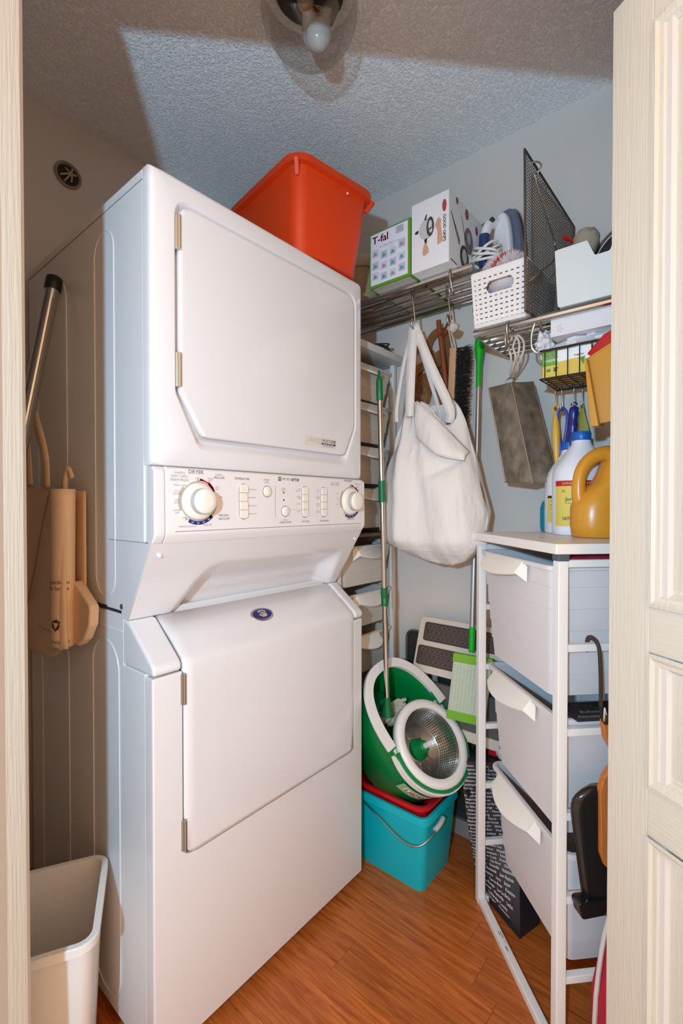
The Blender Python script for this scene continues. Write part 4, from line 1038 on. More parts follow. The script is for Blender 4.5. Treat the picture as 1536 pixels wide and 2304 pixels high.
MB().box((Wt-.0235,-.0015,1.056),(Wt+.0015,.0235,1.0705)).build('corner_cap', mat('slate plastic', (84,88,98), .5), RT, bevel=.002)
for x, y in ((0,0),(0,Dt-.022),(Wt-.022,Dt-.022)): MB().box((x,y,1.056),(x+.022,y+.022,1.0705)).build('corner_cap', pw_, RT)
MB().box((-.006,-.012,1.0708),(Wt+.010,Dt+.004,1.0925)).build('top_board', mat('white laminate', (238,232,226), .35), RT, bevel=.002)
dpm = MATS['drawer plastic']; hdm = mat('ivory handle', (240,234,224), .4)
for zt, h, y0 in ((1.043,.290,.004),(.716,.268,.026),(.424,.262,.040)):
    drawer(RT, Wt/2+.002, y0, zt, .366, Dt-.03-y0*.5, h, dpm, .085, .285, hdm)
t = tx(lambda x, y: Vector((.10+x, -.0002+.0, .0115+y)) )
t2 = tx(lambda x, y: Vector((.135+x, .004+y, .0203)))
t2.put('ANTONIUS', .0032, .0, .009, width=.020, bold=.0002); t2.put('frame', .0028, .028, .009, width=.010); t2.put('IKEA', .0042, .044, .004, width=.013, bold=.0004); t2.rect(.0,.004,.002,.007); t2.rect(.004,.004,.005,.007); t2.rect(.007,.004,.010,.007)
t2.done('rail_print', MATS['ink dark'], RT)
# tower behind the washer, between it and the back wall
Wb, Db = .345, .46
BT = root('narrow_drawer_tower', 'tall narrow drawer tower squeezed between the washer and the back wall', 'drawer tower', (.614,1.192,0), R(90))
zs = [(1.672,.130),(1.535,.145),(1.380,.138),(1.232,.150),(1.030,.150),(.862,.132),(.712,.150)]
for x in (0, Wb-.018):
    for y in (0, Db-.018): MB().box((x,y,0),(x+.018,y+.018,1.708)).build('post', pw_, BT, bevel=.002)
    for z, h in zs: MB().box((x+.002,.018,z-.016),(x+.016,Db-.018,z-.004)).build('rung', pw_, BT, bevel=.0015)
MB().box((-.004,-.036,1.7085),(Wb+.010,Db+.004,1.7335)).build('top_board', mat('grey white board', (214,214,214), .5), BT, bevel=.002)
MB().box((.0,-.004,1.060),(Wb,Db,1.072)).build('mid_shelf', mat('dark shelf', (110,98,88), .6), BT, bevel=.001)
for z, h in zs:
    drawer(BT, Wb/2, .004, z, .296, Db-.03, h-.008, MATS['beige plastic'], .095, .225, hdm, .05, 2)
hgm = mat('dark hanger wire', (90,82,76), .4, .8)
for k in range(5):
    zz = 1.7365+.0045*k; ox = .020*k; oy = .012*k
    p = [(.40+ox,1.235+oy,zz),(.655-.01*k,1.36+oy,zz+.002),(.60-.005*k,1.50+oy*.5,zz+.001),(.45+ox,1.46+oy*.4,zz)]
    pts = [Vector(q) for q in p]
    hk = [Vector((.655-.01*k,1.36+oy,zz+.002)), Vector((.672-.008*k,1.39+oy,zz+.006)), Vector((.668-.008*k,1.412+oy,zz+.010)), Vector((.650-.008*k,1.416+oy,zz+.008))]
    o = root('wire_hanger', 'thin dark wire clothes hanger in the heap on the narrow drawer tower', 'hanger', (.55,1.40,zz-.002), group='wire hangers heaped on the narrow tower')
    MB().tube(catmull([pts[0],pts[1],pts[2],pts[3]], 3, True), .0018, 6, closed=True).build('frame', hgm, o, world=True); MB().tube(hk, .0018, 6, smooth=3).build('hook', hgm, o, world=True)

# things on the right tower (camera-facing frame)
TT = 1.0931
def at_rf(r, f): return (1.63+r*math.cos(R(40))-f*math.sin(R(40)), r*math.sin(R(40))+f*math.cos(R(40)), TT)
def ell(cx_, cy_, z, a_, b_, n=28, p=2.4):
    out = []
    for k in range(n):
        t_ = 2*PI*k/n; c_, s_ = math.cos(t_), math.sin(t_)
        out.append((cx_+a_*math.copysign(abs(c_)**(2/p), c_), cy_+b_*math.copysign(abs(s_)**(2/p), s_), z))
    return out
def jug(name, label, rf_, m, capm, rings, neck, handle, hr, capz, capr):
    o = root(name, label, 'bottle', at_rf(*rf_), R(40))
    MB().loft([ell(cx_,0,z,a_,b_) for z, cx_, a_, b_ in rings]).build('bottle_body', m, o, smooth=60)
    if handle: MB().tube(handle, hr, 14, smooth=6, sec=[(math.cos(2*PI*k/14)*1.0, math.sin(2*PI*k/14)*1.0) for k in range(14)]).build('handle', m, o, smooth=60)
    MB().lathe([(capr*.96,0),(capr,.002),(capr,.020),(capr*.93,.023),(.0003,.0235)], 28, (neck,0,capz)).build('cap', capm, o, smooth=40)
    return o
bcap = mat('blue cap', (16,96,184), .35)
OJ = jug('detergent_jug', 'golden yellow detergent jug with a moulded handle at the door edge', (.640,1.160), mat('golden plastic', (220,150,44), .3), bcap,
    [(0,0,.066,.046),(.004,0,.072,.050),(.030,.002,.078,.052),(.075,.003,.0785,.052),(.105,.010,.070,.050),(.130,.026,.052,.047),(.160,.034,.044,.044),(.185,.038,.038,.040),(.205,.042,.026,.028),(.214,.042,.020,.020),(.224,.042,.0185,.0185)],
    .042, [(-.048,0,.072),(-.060,0,.100),(-.058,0,.150),(-.038,0,.186),(-.004,0,.204),(.034,0,.200)], [.020,.0165,.0150,.0155,.018,.022], .224, .0215)
milk = mat('milky plastic', (236,238,246), .3, sss=.15)
BW = jug('bleach_bottle', 'white bleach bottle with blue cap and yellow label beside the golden jug', (.627,1.262), milk, bcap,
    [(0,0,.056,.050),(.004,0,.060,.054),(.012,0,.061,.055),(.150,0,.061,.055),(.172,0,.058,.053),(.196,.004,.048,.046),(.220,.008,.036,.036),(.238,.010,.024,.024),(.250,.010,.021,.021)],
    .010, [(.045,0,.160),(.056,0,.190),(.050,0,.215),(.030,0,.228)], .009, .2495, .0235)
SB_ = jug('second_bleach_bottle', 'slim white bottle half hidden behind the bleach bottle', (.640,1.352), milk, bcap,
    [(0,0,.052,.045),(.004,0,.056,.048),(.150,0,.056,.048),(.170,0,.050,.045),(.205,.006,.032,.032),(.222,.008,.022,.022),(.235,.008,.020,.020)], .008, None, 0, .2345, .0215)
TJ = jug('teal_bottle', 'teal plastic bottle behind the slim white bottle', (.632,1.418), mat('bright teal plastic', (0,140,170), .35), MATS['white plastic'],
    [(0,0,.030,.024),(.004,0,.034,.028),(.02,0,.036,.028),(.070,0,.036,.028),(.088,0,.030,.026),(.100,0,.016,.016),(.108,0,.013,.013)], 0, None, 0, .1075, .0145)
def wrap(a_, b_, off, cx_=0):
    def f(x, y):   # x measured along the girth from the side facing the camera
        R_ = (a_+b_)/2; th_ = -PI/2+x/R_; p = 2.4; c_, s_ = math.cos(th_), math.sin(th_)
        return Vector((cx_+(a_+off)*math.copysign(abs(c_)**(2/p), c_), (b_+off)*math.copysign(abs(s_)**(2/p), s_), y))
    return f
def wband(f, x0, x1, z0, z1, name, m, parent, n=26):
    g_ = MB()
    g_.grid(lambda u, v: f(x0+(x1-x0)*u, z0+(z1-z0)*v), n, 1); return g_.build(name, m, parent, smooth=60, recalc=False)
ly = mat('label yellow', (226,206,100), .5)
wband(wrap(.061,.055,.0006), -.085, .085, .024, .128, 'label', ly, BW); wband(wrap(.061,.055,.0008), -.085, .085, .128, .142, 'label_band', MATS['ink red'], BW)
f_ = wrap(.061,.055,.0013)
t = tx(f_); t.put('CLUB SIZE - FORMAT CLUB', .0055, -.062, .1322, width=.085, slant=.15, bold=.0003); t.done('band_print', MATS['ink yellow'], BW)
t = tx(f_); t.put('Javel', .0095, -.052, .090, width=.026, bold=.0004); t.done('purple_print', mat('ink purple', (84,60,130), .6), BW)
t = tx(f_); t.put('CAUTION ATTENTION', .0085, -.060, .040, width=.078, bold=.0003); t.put('irritant', .0032, -.030, .0335, width=.014); t.put('2 L', .006, -.062, .112, bold=.0003); t.put('eau de javel', .003, -.052, .083, width=.022)
t.done('black_print', MATS['ink black'], BW)
t = tx(f_)
for k, (x, z) in enumerate(((.010,.056),(.010,.064),(.011,.072),(.012,.080),(.016,.090))): t.disc(x, z, .017-.001*k, .0045, 16)
t.done('towel_picture', MATS['ink white'], BW)
wband(wrap(.056,.048,.0006), -.075, .075, .030, .098, 'label', ly, SB_); wband(wrap(.056,.048,.0008), -.075, .075, .098, .105, 'label_band', MATS['ink black'], SB_)
f_ = wrap(.056,.048,.0013)
t = tx(f_); t.put('lemon scent', .006, -.062, .088, width=.045); t.put('parfum de', .006, -.062, .068, width=.045); t.done('green_print', mat('ink leaf', (90,150,50), .6), SB_)
t = tx(f_); t.put('eau de javel', .0045, -.062, .078, width=.045, bold=.0003)
for k in range(4): t.rect(-.062,.034+.007*k,-.02,.0352+.007*k)
t.done('black_print', MATS['ink black'], SB_)

# things hung on the near side of the tower and in its drawers
def nf(x, y, z): return MW[RT.name] @ Vector((x, y, z))
PD = root('fuzzy_pad', 'red fuzzy cleaning pad with pale edge in the top drawer of the right tower', 'cleaning pad', tuple(nf(.36,.16,1.044)), R(-43.7))
g_ = MB().loft([rrect(.10,.20,.045,6,0,0,z) for z in (0,.003,.005)]); g_.build('pad_edge', mat('pale edge', (214,196,180), .8), PD)
g_ = MB().loft([rrect(.096+d,.196+d,.044,6,0,0,z) for d, z in ((0,.005),(.002,.012),(-.01,.019),(-.03,.022))]); g_.build('pile', mat('red fuzz', (176,24,52), .95, bump=1.0, bscale=700), PD, smooth=60)
LC = root('printed_leaflet', 'black leaflet with white handwriting tucked in the middle drawer', 'leaflet', tuple(nf(.385,.16,.717)), R(-43.7))
MB().box((-.055,-.11,0),(.035,.11,.002)).build('sheet', mat('black card', (44,44,48), .5), LC)
t = tx(lambda x, y: Vector((.01+y*-1, -.10+x, .0023))); t.put('Annuale', .012, .0, -.012, width=.05, slant=.3); t.put('Bulletin', .012, .02, .010, width=.05, slant=.3); t.arc(.03,.0,.05,.0505,20,120,12); t.done('script', MATS['ink grey'], LC)
HKs = root('rail_hook', 'dark flat strap hook over the side rung of the right tower', 'hook', tuple(nf(Wt+.004,.078,.77)), R(-43.7))
MB().strip([(-.030,0,.090),(-.024,0,.118),(-.006,0,.124),(.012,0,.110),(.018,0,.06),(.020,0,-.01)], .010, .0025, (0,1,0), smooth=5).build('strap', mat('dark bronze strap', (74,62,54), .5, .4), HKs)
MB().tube([(.020,0,-.008),(.024,.0,-.030),(.036,0,-.034),(.040,0,-.018)], .0035, 7, smooth=4).build('hook_end', MATS['black plastic'], HKs)
CBD = root('wooden_board', 'orange-brown wooden board hanging on the dark strap hook by the door', 'cutting board', tuple(nf(Wt+.030,.128,.44)), R(-43.7))
brd = [(-.055,.305),(.06,.305),(.06,0),(-.045,0),(-.056,.03),(-.058,.16),(-.050,.185),(-.034,.205),(-.032,.235),(-.048,.262)]
MB().prism([(p[0],p[1]) for p in roundpoly(brd, .012, 4)], -.007, .007, 'yz').build('board', mat('orange wood', (196,112,48), .5, var=.12, vscale=20, stretch=(20,20,2)), CBD, bevel=.002)
MB().tube([(0,-.046,.285),(.004,-.050,.31),(.006,-.050,.325),(-.002,-.040,.30)], .0015, 6, smooth=4).build('string', MATS['white cord'], CBD)
BP = root('enamel_roaster', 'black speckled enamel roasting pan hanging on end beside the tower', 'roasting pan', tuple(nf(Wt+.006,.086,.335)), R(-43.7))
enb = mat('black enamel', (26,24,24), .16, var=.4, vscale=300)
rg = []
for k in range(13):
    t_ = k/12; z = .020+.245*t_; wv = .090*(1-.0*t_)*(1 if t_ < .8 else math.sqrt(max(.02,1-((t_-.8)/.2)**2)))
    sh = .024-.036*t_
    rg.append([(0,sh-wv*.72,z),(.010,sh-wv*.70,z),(.020,sh-wv*.45,z),(.024,sh,z),(.020,sh+wv*.6,z),(0,sh+wv*.7,z)])
MB().loft(rg).build('pan_body', enb, BP, smooth=60, subd=1)
MB().prism(roundpoly([(-.050,0),(.08,.012),(.08,.040),(-.060,.034)], .008, 3), -.002, .026, 'yz').build('pan_lip', enb, BP, bevel=.004)
RBg = root('red_bag', 'red fabric bag with pale piping standing low by the door', 'bag', tuple(nf(Wt+.035,.138,0)), R(-43.7))
MB().loft([[(-.02,-.075,0),(.02,-.075,0),(.02,.07,0),(-.02,.07,0)],[(-.024,-.072,.18),(.024,-.072,.18),(.024,.07,.18),(-.024,.07,.18)],[(-.014,-.045,.34),(.014,-.045,.34),(.014,.06,.34),(-.014,.06,.34)]]).build('body', mat('red fabric', (176,26,48), .85, bump=.2, bscale=300), RBg, bevel=.008, seg=3)
MB().tube([(0,-.077,.0),(0,-.074,.18),(0,-.048,.335),(0,-.01,.35)], .0045, 7, smooth=4).build('piping', mat('pale piping', (216,206,196), .7), RBg)
MB().tube([(.022,-.060,.0),(.026,-.058,.18),(.016,-.034,.33)], .0016, 5, smooth=4).build('dark_seam', MATS['black plastic'], RBg)

# ================================================================ FLOOR CORNER: buckets, mops, stool, bags
TBk = root('teal_bucket', 'rectangular teal plastic bucket on the wooden floor', 'bucket', (.786,1.332,0), 0)
tub(.240,.185,.276,.214,.238, .003, .022, .008, .022).build('bucket_body', MATS['teal plastic'], TBk, smooth=35)
MB().tube([(-.08,-.118,.212),(.0,-.130,.191),(.08,-.142,.171),(.130,-.135,.172),(.155,-.105,.192),(.159,-.06,.208),(.151,-.02,.214)], .0028, 7, smooth=5).build('bail', MATS['steel'], TBk, smooth=60)
MB().tube([(.157,-.080,.203),(.160,-.055,.210),(.157,-.03,.214)], .0075, 9, smooth=3).build('bail_grip', mat('pale grey plastic', (190,188,188), .5), TBk, smooth=60)
RBk = root('red_bucket', 'red plastic bucket nested inside the teal bucket', 'bucket', (.786,1.332,.012), 0)
tub(.205,.150,.248,.186,.246, .003, .030, .010, .010).build('bucket_body', MATS['red plastic'], RBk, smooth=35)

# green spin-mop bucket tipped up in the red one: local x = long axis, local z = opening normal
aN = Vector((.756,-.201,.62)).normalized(); aX = Vector((.648,.126,-.75)); aX = (aX-aN*aX.dot(aN)).normalized(); aY = aN.cross(aX)
gm = Matrix(((aX.x,aY.x,aN.x,.860),(aX.y,aY.y,aN.y,1.302),(aX.z,aY.z,aN.z,.470),(0,0,0,1)))
GBk = root('spin_mop_bucket', 'green spin mop bucket with white rim tipped up inside the red bucket', 'mop bucket', mtx=gm)
def egg(sx, sy, z, n=56, cx_=-.010):
    out = []
    for k in range(n):
        t_ = 2*PI*k/n; c_, s_ = math.cos(t_), math.sin(t_); p = 2.35
        out.append((cx_+sx*math.copysign(abs(c_)**(2/p), c_), sy*math.copysign(abs(s_)**(2/p), s_), z))
    return out
gp = MATS['green plastic']
MB().loft([egg(.172,.108,-.228,56,.016),egg(.184,.120,-.218,56,.014),egg(.200,.134,-.06),egg(.205,.138,-.006),egg(.207,.140,0),egg(.203,.136,.002),egg(.197,.131,-.004),egg(.185,.122,-.06),egg(.140,.090,-.205)]).build('bucket_body', gp, GBk, smooth=60)
e_ = egg(.206,.139,.004,112)
rimp = [Vector(p) for k, p in enumerate(e_) if p[0] < .0]
k0 = next(i for i in range(len(e_)) if e_[i-1][0] >= .0 and e_[i][0] < .0)
rimp = [Vector(e_[(k0+i) % 112]) for i in range(len(rimp))]
MB().tube(rimp, 1.0, sec=[(-.015,-.008),(-.013,.007),(.012,.008),(.016,.001),(.015,-.010)], up=(0,0,1)).build('rim', MATS['white plastic'], GBk, smooth=50)
wpl = MATS['white plastic']; SPX = .056
MB().lathe([(.126,-.020),(.132,-.014),(.132,.006),(.126,.013),(.112,.014),(.104,.009),(.1025,-.010)], 56, (SPX,0,.004), cap=False).build('spin_ring', wpl, GBk, smooth=50)
MB().tube([(SPX+.141*math.cos(a), .141*math.sin(a), -.012) for a in [R(-125+250*k/40) for k in range(41)]], 1.0, sec=[(-.004,-.012),(-.004,.010),(.004,.010),(.005,-.012)], up=(0,0,1)).build('carry_handle', wpl, GBk, smooth=50)
MB().tube([(SPX+.1365*math.cos(a), .1365*math.sin(a), .002) for a in [R(-110+220*k/40) for k in range(41)]], 1.0, sec=[(-.003,-.008),(-.003,.007),(.004,.006),(.004,-.008)], up=(0,0,1)).build('green_band', gp, GBk, smooth=50)
for s_ in (-1, 1):
    MB().strip([(-.055,s_*.136,.006),(-.028,s_*.136,.004),(-.004,s_*.134,-.001)], .030, .006, (0,0,1), smooth=3).build('rim_clip', gp, GBk, smooth=50)
def sb_(u, v):
    a = 2*PI*u; r = .1015-.014*v; return (SPX+r*math.cos(a), r*math.sin(a), .006-.085*v)
MB().grid(sb_, 140, 19, lambda i, j: i % 2 == 1 and j % 2 == 1 and 1 < j < 18).build('steel_basket', mat('basket steel', (206,204,202), .22, .9), GBk, smooth=60, recalc=False)
MB().lathe([(.0885,-.079),(.060,-.076),(.034,-.072),(.030,-.070)], 40, (SPX,0,0), cap=False).build('basket_floor', MATS['steel'], GBk, smooth=60)
for k in range(12):
    a = 2*PI*k/12; MB().bar((SPX+.040*math.cos(a),.040*math.sin(a),-.0715),(SPX+.068*math.cos(a),.068*math.sin(a),-.0755), .006, .003).build('floor_rib', MATS['steel'], GBk)
MB().lathe([(.034,-.072),(.032,-.062),(.022,-.056),(.018,-.034),(.014,-.030)], 28, (SPX,0,0)).build('hub', gp, GBk, smooth=50)
MB().lathe([(.009,-.032),(.0085,-.006),(.007,-.002)], 16, (SPX,0,0)).build('hub_tip', wpl, GBk, smooth=50)
def lf(off):
    def f(x, y):
        th_ = R(-42)+x/.15; z = -.085+y; s_ = 1+z*.42
        rx, ry = .207*s_+off, .140*s_+off; p = 2.35; c_, q_ = math.cos(th_), math.sin(th_)
        return Vector((-.010+rx*math.copysign(abs(c_)**(2/p), c_), ry*math.copysign(abs(q_)**(2/p), q_), z))
    return f
g_ = MB().grid(lambda u, v: lf(.0016)(-.058+.116*u, -.020+.048*v), 20, 4); g_.build('brand_label', mat('label pale green', (150,196,140), .5), GBk, smooth=60, recalc=False)
g_ = MB().grid(lambda u, v: lf(.0024)(-.044+.09*u, -.004+.022*v), 20, 2); g_.build('brand_patch', MATS['ink white'], GBk, smooth=60, recalc=False)
t = tx(lf(.0034)); t.put('LIBMAN', .017, 0, -.002, 'c', width=.082, bold=.0012, slant=.12); t.done('brand_print', MATS['ink red'], GBk)
t = tx(lf(.0034)); t.put('Spin Mop', .008, 0, -.016, 'c', width=.045); t.done('small_print', MATS['ink white'], GBk)
# spin mop: pole, sleeves, strands in the bucket
SM = root('spin_mop', 'spin mop with chrome pole and dark green sleeves standing in the green bucket', 'mop', (.776,1.250,.50))
pt, pb = Vector((.7575,1.2260,1.545)), Vector((.774,1.246,.545))
def pl_(z): t_ = (pt.z-z)/(pt.z-pb.z); return pt.lerp(pb, t_)
MB().tube([pl_(1.53), pl_(.545)], .0082, 12).build('pole', chrome, SM, world=True, smooth=60)
dg = MATS['deep green plastic']
ax_ = (pt-pb).normalized()
MB().lathe([(.0098,-.030),(.0108,-.028),(.0105,.028),(.0085,.040),(.0048,.046),(.0046,.058),(.003,.064),(.0003,.0655)], 16, pl_(1.532), ax_).build('grip', dg, SM, world=True, smooth=50)
MB().lathe([(.0115,-.034),(.0118,-.030),(.0112,.030),(.0118,.034)], 16, pl_(1.215), ax_).build('sleeve', dg, SM, world=True, smooth=50)
MB().lathe([(.0112,-.028),(.0112,-.004),(.0106,-.003),(.0116,.0),(.0112,.028),(.0112,.030)], 16, pl_(.880), ax_).build('sleeve', dg, SM, world=True, smooth=50)
MB().lathe([(.020,-.045),(.016,-.025),(.011,0),(.010,.014)], 16, pl_(.545), ax_).build('joint', dg, SM, world=True, smooth=50)
r4 = random.Random(11); hd = GBk.matrix_world @ Vector((-.055,.0,-.075)); hd2 = pl_(.50)
hd2 = Vector(gm @ Vector((-.112,.0,-.110)))
MB().lathe([(.055,-.006),(.058,0),(.050,.012),(.022,.022),(.018,.03)], 28, hd2, aN).build('head_plate', dg, SM, world=True, smooth=50)
MB().tube([pl_(.51), (pl_(.50)+hd2)/2+Vector((0,0,.01)), hd2+aN*.02], .012, 10, smooth=3).build('swivel', dg, SM, world=True, smooth=60)
for k in range(22):
    a = R(-70+140*k/21); d = aX*math.cos(a)+aY*math.sin(a); p0 = hd2+d*.03+aN*.006
    MB().tube([p0, p0+d*.012+aN*r4.uniform(.020,.045), p0+d*r4.uniform(.022,.030)+aN*r4.uniform(.03,.065), p0+d*r4.uniform(.028,.036)+aN*r4.uniform(.0,.03)], [.0055,.0065,.0065,.005], 6, smooth=3).build('strand', mat('cotton strand', (206,196,178), .9, bump=.4, bscale=300), SM, world=True, smooth=60)

# flat mop hanging
FM = root('flat_mop', 'flat mop with bright green grip and pale textured pad hanging on the back wall', 'mop', (.98,1.44,.49))
ft, fb = Vector((.968,1.500,1.742)), Vector((.975,1.432,.712)); fx = (ft-fb).normalized()
MB().lathe([(.0085,-.175),(.0090,-.110),(.0095,-.095),(.0150,-.055),(.0165,-.040),(.0145,-.012),(.0085,.010),(.0030,.024),(.0004,.026)], 20, ft+fx*(-.008)+Vector((0,0,.0)), fx).build('grip', MATS['lime plastic'], FM, world=True, smooth=60)
def fpz(z): return ft.lerp(fb, (ft.z-z)/(ft.z-fb.z))
alu = mat('brushed aluminium', (196,194,192), .35, .8)
MB().tube([fpz(1.565), fpz(1.315)], .0072, 12).build('upper_pole', alu, FM, world=True, smooth=60); MB().tube([fpz(1.32), fpz(.77)], .0088, 12).build('lower_pole', alu, FM, world=True, smooth=60)
MB().lathe([(.0095,-.006),(.0105,-.004),(.0105,.004),(.009,.006)], 14, fpz(1.318), fx).build('collar', alu, FM, world=True)
MB().tube([fpz(.78), fpz(.70)], .0100, 12).build('socket', MATS['lime plastic'], FM, world=True, smooth=60)
c_tl, c_tr, c_br, c_bl = Vector((.932,1.402,.699)), Vector((1.052,1.418,.699)), Vector((1.030,1.412,.484)), Vector((.910,1.396,.484))
def pq(u, v): return (c_bl*(1-u)+c_br*u)*(1-v)+(c_tl*(1-u)+c_tr*u)*v
nrm_ = (c_br-c_bl).cross(c_tl-c_bl).normalized()
if nrm_.y > 0: nrm_ = -nrm_
def slab(u0, u1, v0, v1, th, off): 
    q = [pq(u0,v0), pq(u1,v0), pq(u1,v1), pq(u0,v1)]
    return MB().loft([[p+nrm_*off for p in q], [p+nrm_*(off+th) for p in q]])
slab(0,1,.13,.88,.012,0).build('pad', mat('pale green cloth', (190,200,180), .9, bump=.2, bscale=200), FM, world=True, bevel=.002)
bm_ = MB()
for i in range(11):
    for j in range(22):
        p = pq(.06+.088*i, .16+.032*j)+nrm_*.012; bm_.lathe([(.0034,0),(.0026,.0016),(.0003,.0022)], 6, p, nrm_)
bm_.build('pad_dots', MATS['pale green cloth'], FM, world=True, smooth=60, recalc=False, kind='stuff')
lcl = mat('lime cloth', (120,178,50), .85)
slab(-.02,1.02,.87,1.0,.015,-.001).build('pad_band', lcl, FM, world=True, bevel=.003); slab(-.02,1.02,0,.14,.015,-.001).build('pad_band', lcl, FM, world=True, bevel=.003)

# folding step stool leaning on the wall
SS = root('step_stool', 'beige folding step stool with dark grip pads leaning on the back wall', 'step stool', (.93,1.47,0))
bei = mat('beige enamel', (216,204,188), .4)
def sp(x, v, off=0): # v along the plate from bottom (0) to top (1)
    return Vector((x, 1.432+.062*v, .594+.180*v))+Vector((0,-.945,.326))*off
def plate(x0, x1, v0, v1, off, th, rad=.012):
    pl2 = roundpoly([(x0,v0*.19),(x1,v0*.19),(x1,v1*.19),(x0,v1*.19)], rad, 5)
    return MB().loft([[sp(p[0],p[1]/.19,off) for p in pl2],[sp(p[0],p[1]/.19,off+th) for p in pl2]])
plate(.752,1.105,0,1,-.020,.020,.018).build('step_plate', bei, SS, world=True, bevel=.003)
gpm = mat('dark grip rubber', (74,60,54), .75)
for v0, v1, x0 in ((.565,.905,.775),(.13,.475,.762)):
    pd = plate(x0,1.100,v0,v1,.0002,.0022,.010).build('grip_pad', gpm, SS, world=True, bevel=.0008)
    ob = MB()
    for j in range(3):
        for i in range(17 if j != 1 else 16):
            x = x0+.022+.0182*i+(.009 if j == 1 else 0); v = v0+(v1-v0)*(.22+.28*j)
            ob.tube([sp(x+.0078*math.cos(2*PI*k/10), v+.040*math.sin(2*PI*k/10), .0026) for k in range(10)], .0009, 4, closed=True)
    ob.build('grip_rings', mat('worn rubber edge', (128,112,102), .7), pd, world=True, smooth=0, recalc=False, kind='stuff')
gmt = mat('grey tube', (176,176,178), .4, .3)
for x in (.785,1.075):
    MB().tube([(x,1.462,.62),(x,1.475,.30),(x,1.49,.012)], .011, 10).build('leg', gmt, SS, world=True); MB().tube([(x+.022,1.492,.70),(x+.022,1.502,.30),(x+.022,1.510,.012)], .011, 10).build('leg', gmt, SS, world=True)
MB().loft([[(.800,1.452,.560),(1.060,1.452,.560),(1.060,1.470,.560),(.800,1.470,.560)],[(.800,1.440,.435),(1.060,1.440,.435),(1.060,1.458,.435),(.800,1.458,.435)]]).build('lower_step', mat('dark step rubber', (92,88,86), .6), SS, world=True, bevel=.003)
MB().loft([[(.796,1.438,.436),(1.064,1.438,.436),(1.064,1.462,.436),(.796,1.462,.436)],[(.796,1.434,.402),(1.064,1.434,.402),(1.064,1.458,.402),(.796,1.458,.402)]]).build('lower_step_edge', bei, SS, world=True, bevel=.004)
TRY = root('baking_tray', 'dark metal tray with rounded corner standing behind the step stool', 'tray', (.81,1.535,.076))
pl2 = roundpoly([(.672,.080),(.96,.080),(.96,.705),(.672,.705)], .035, 6)
MB().prism(pl2, 1.530, 1.534, 'uz').build('tray_floor', mat('dark tray', (84,80,78), .4, .6, var=.2, vscale=20), TRY, world=True, bevel=.001)
MB().tube([Vector((p[0],1.526,p[1])) for p in pl2], .005, 7, closed=True).build('tray_rim', mat('tray rim', (128,124,120), .35, .7), TRY, world=True)

# black shopping bag printed with town names
TB2 = root('town_name_bag', 'black shopping bag covered in white town names and red dots', 'shopping bag', (1.10,1.38,0))
lev = [(0.002,(1.030,1.362),(1.186,1.276),(1.212,1.360),(1.060,1.400)),(.03,(1.026,1.362),(1.184,1.284),(1.206,1.368),(1.052,1.405)),(.10,(1.014,1.360),(1.150,1.376),(1.165,1.44),(1.01,1.45)),
       (.19,(1.005,1.345),(1.135,1.436),(1.100,1.500),(.985,1.46)),(.30,(.985,1.352),(1.125,1.452),(1.090,1.515),(.965,1.47)),(.372,(.978,1.372),(1.118,1.470),(1.085,1.512),(.962,1.475))]
rg = []
NS = 10
for z, A, B_, C_, D in lev:
    r_ = []
    for a_, b_ in ((A,B_),(B_,C_),(C_,D),(D,A)):
        for k in range(NS): r_.append((a_[0]+(b_[0]-a_[0])*k/NS, a_[1]+(b_[1]-a_[1])*k/NS, z))
    rg.append(r_)
bkc = mat('black woven bag', (40,36,42), .45)
MB().loft(rg).build('bag_body', bkc, TB2, world=True, smooth=50)
def tf(x, y):      # x across the front 0..1, y height in metres
    for i in range(len(lev)-1):
        if lev[i][0] <= y <= lev[i+1][0] or i == len(lev)-2:
            t_ = (y-lev[i][0])/(lev[i+1][0]-lev[i][0]); a_ = [lev[i][1][k]*(1-t_)+lev[i+1][1][k]*t_ for k in (0,1)]; b_ = [lev[i][2][k]*(1-t_)+lev[i+1][2][k]*t_ for k in (0,1)]
            p = Vector((a_[0]+(b_[0]-a_[0])*x, a_[1]+(b_[1]-a_[1])*x, y)); n_ = Vector((b_[1]-a_[1], -(b_[0]-a_[0]), .15)).normalized(); return p+n_*.0016
towns = ['Carson','Conquest','County of Barrhead','Drayton Valley','Cowley','Yellowknife','Cypress','Dawson Creek','Davidson','Dominion City','Denzil','Dunmore','Hudson','Elkhorn','Wapella','Erickson','High River','Landmark','Falun','Plenty','Fort Qu','Fox Creek','Francis','Edough','Galahad','Gar','Hay River','Glaslyn','Grassland','Gravelbourg','Granville','Hadashville','Holbein','Humboldt','Jean Baptiste','Imperial','Empress','Irma','Jasper','Keeniston','Woodrow','Carrot River','Kinistino','La Glace','La Ronge','Lac La Biche','Lacombe','Nisku','Lamont','Mannville','Leduc','Consul','Lemberg','Lethbridge County','Lloydminster','Morris','MacGregor','Mackenzie','Maple Creek','Choiceland','Herbert','Macklin','Skidegate','McCord','Riceton','Melfort','Viceroy','Minburn','Minitonas','Crossfield','Morse']
wt = tx(tf); rdd = tx(tf); ti = 0; z = .358; rowi = 0
while z > .012:
    x = -.02+.07*((rowi*37) % 5)/5
    while x < .93:
        nm = towns[ti % len(towns)]; ti += 1
        vs_, fs_, x0_, x1_ = text_geo(nm); wd = (x1_-x0_)*.0062/.155
        if x+wd > 1.0: break
        wt.put(nm, .0060, max(x,.005), z, width=wd, bold=0); x += wd+.035
        if x < .97: rdd.poly([(x-.010,z+.0048),(x,z+.0048),(x-.001,z+.002),(x-.005,z),(x-.009,z+.002)])
        x += .035
    z -= .0102; rowi += 1
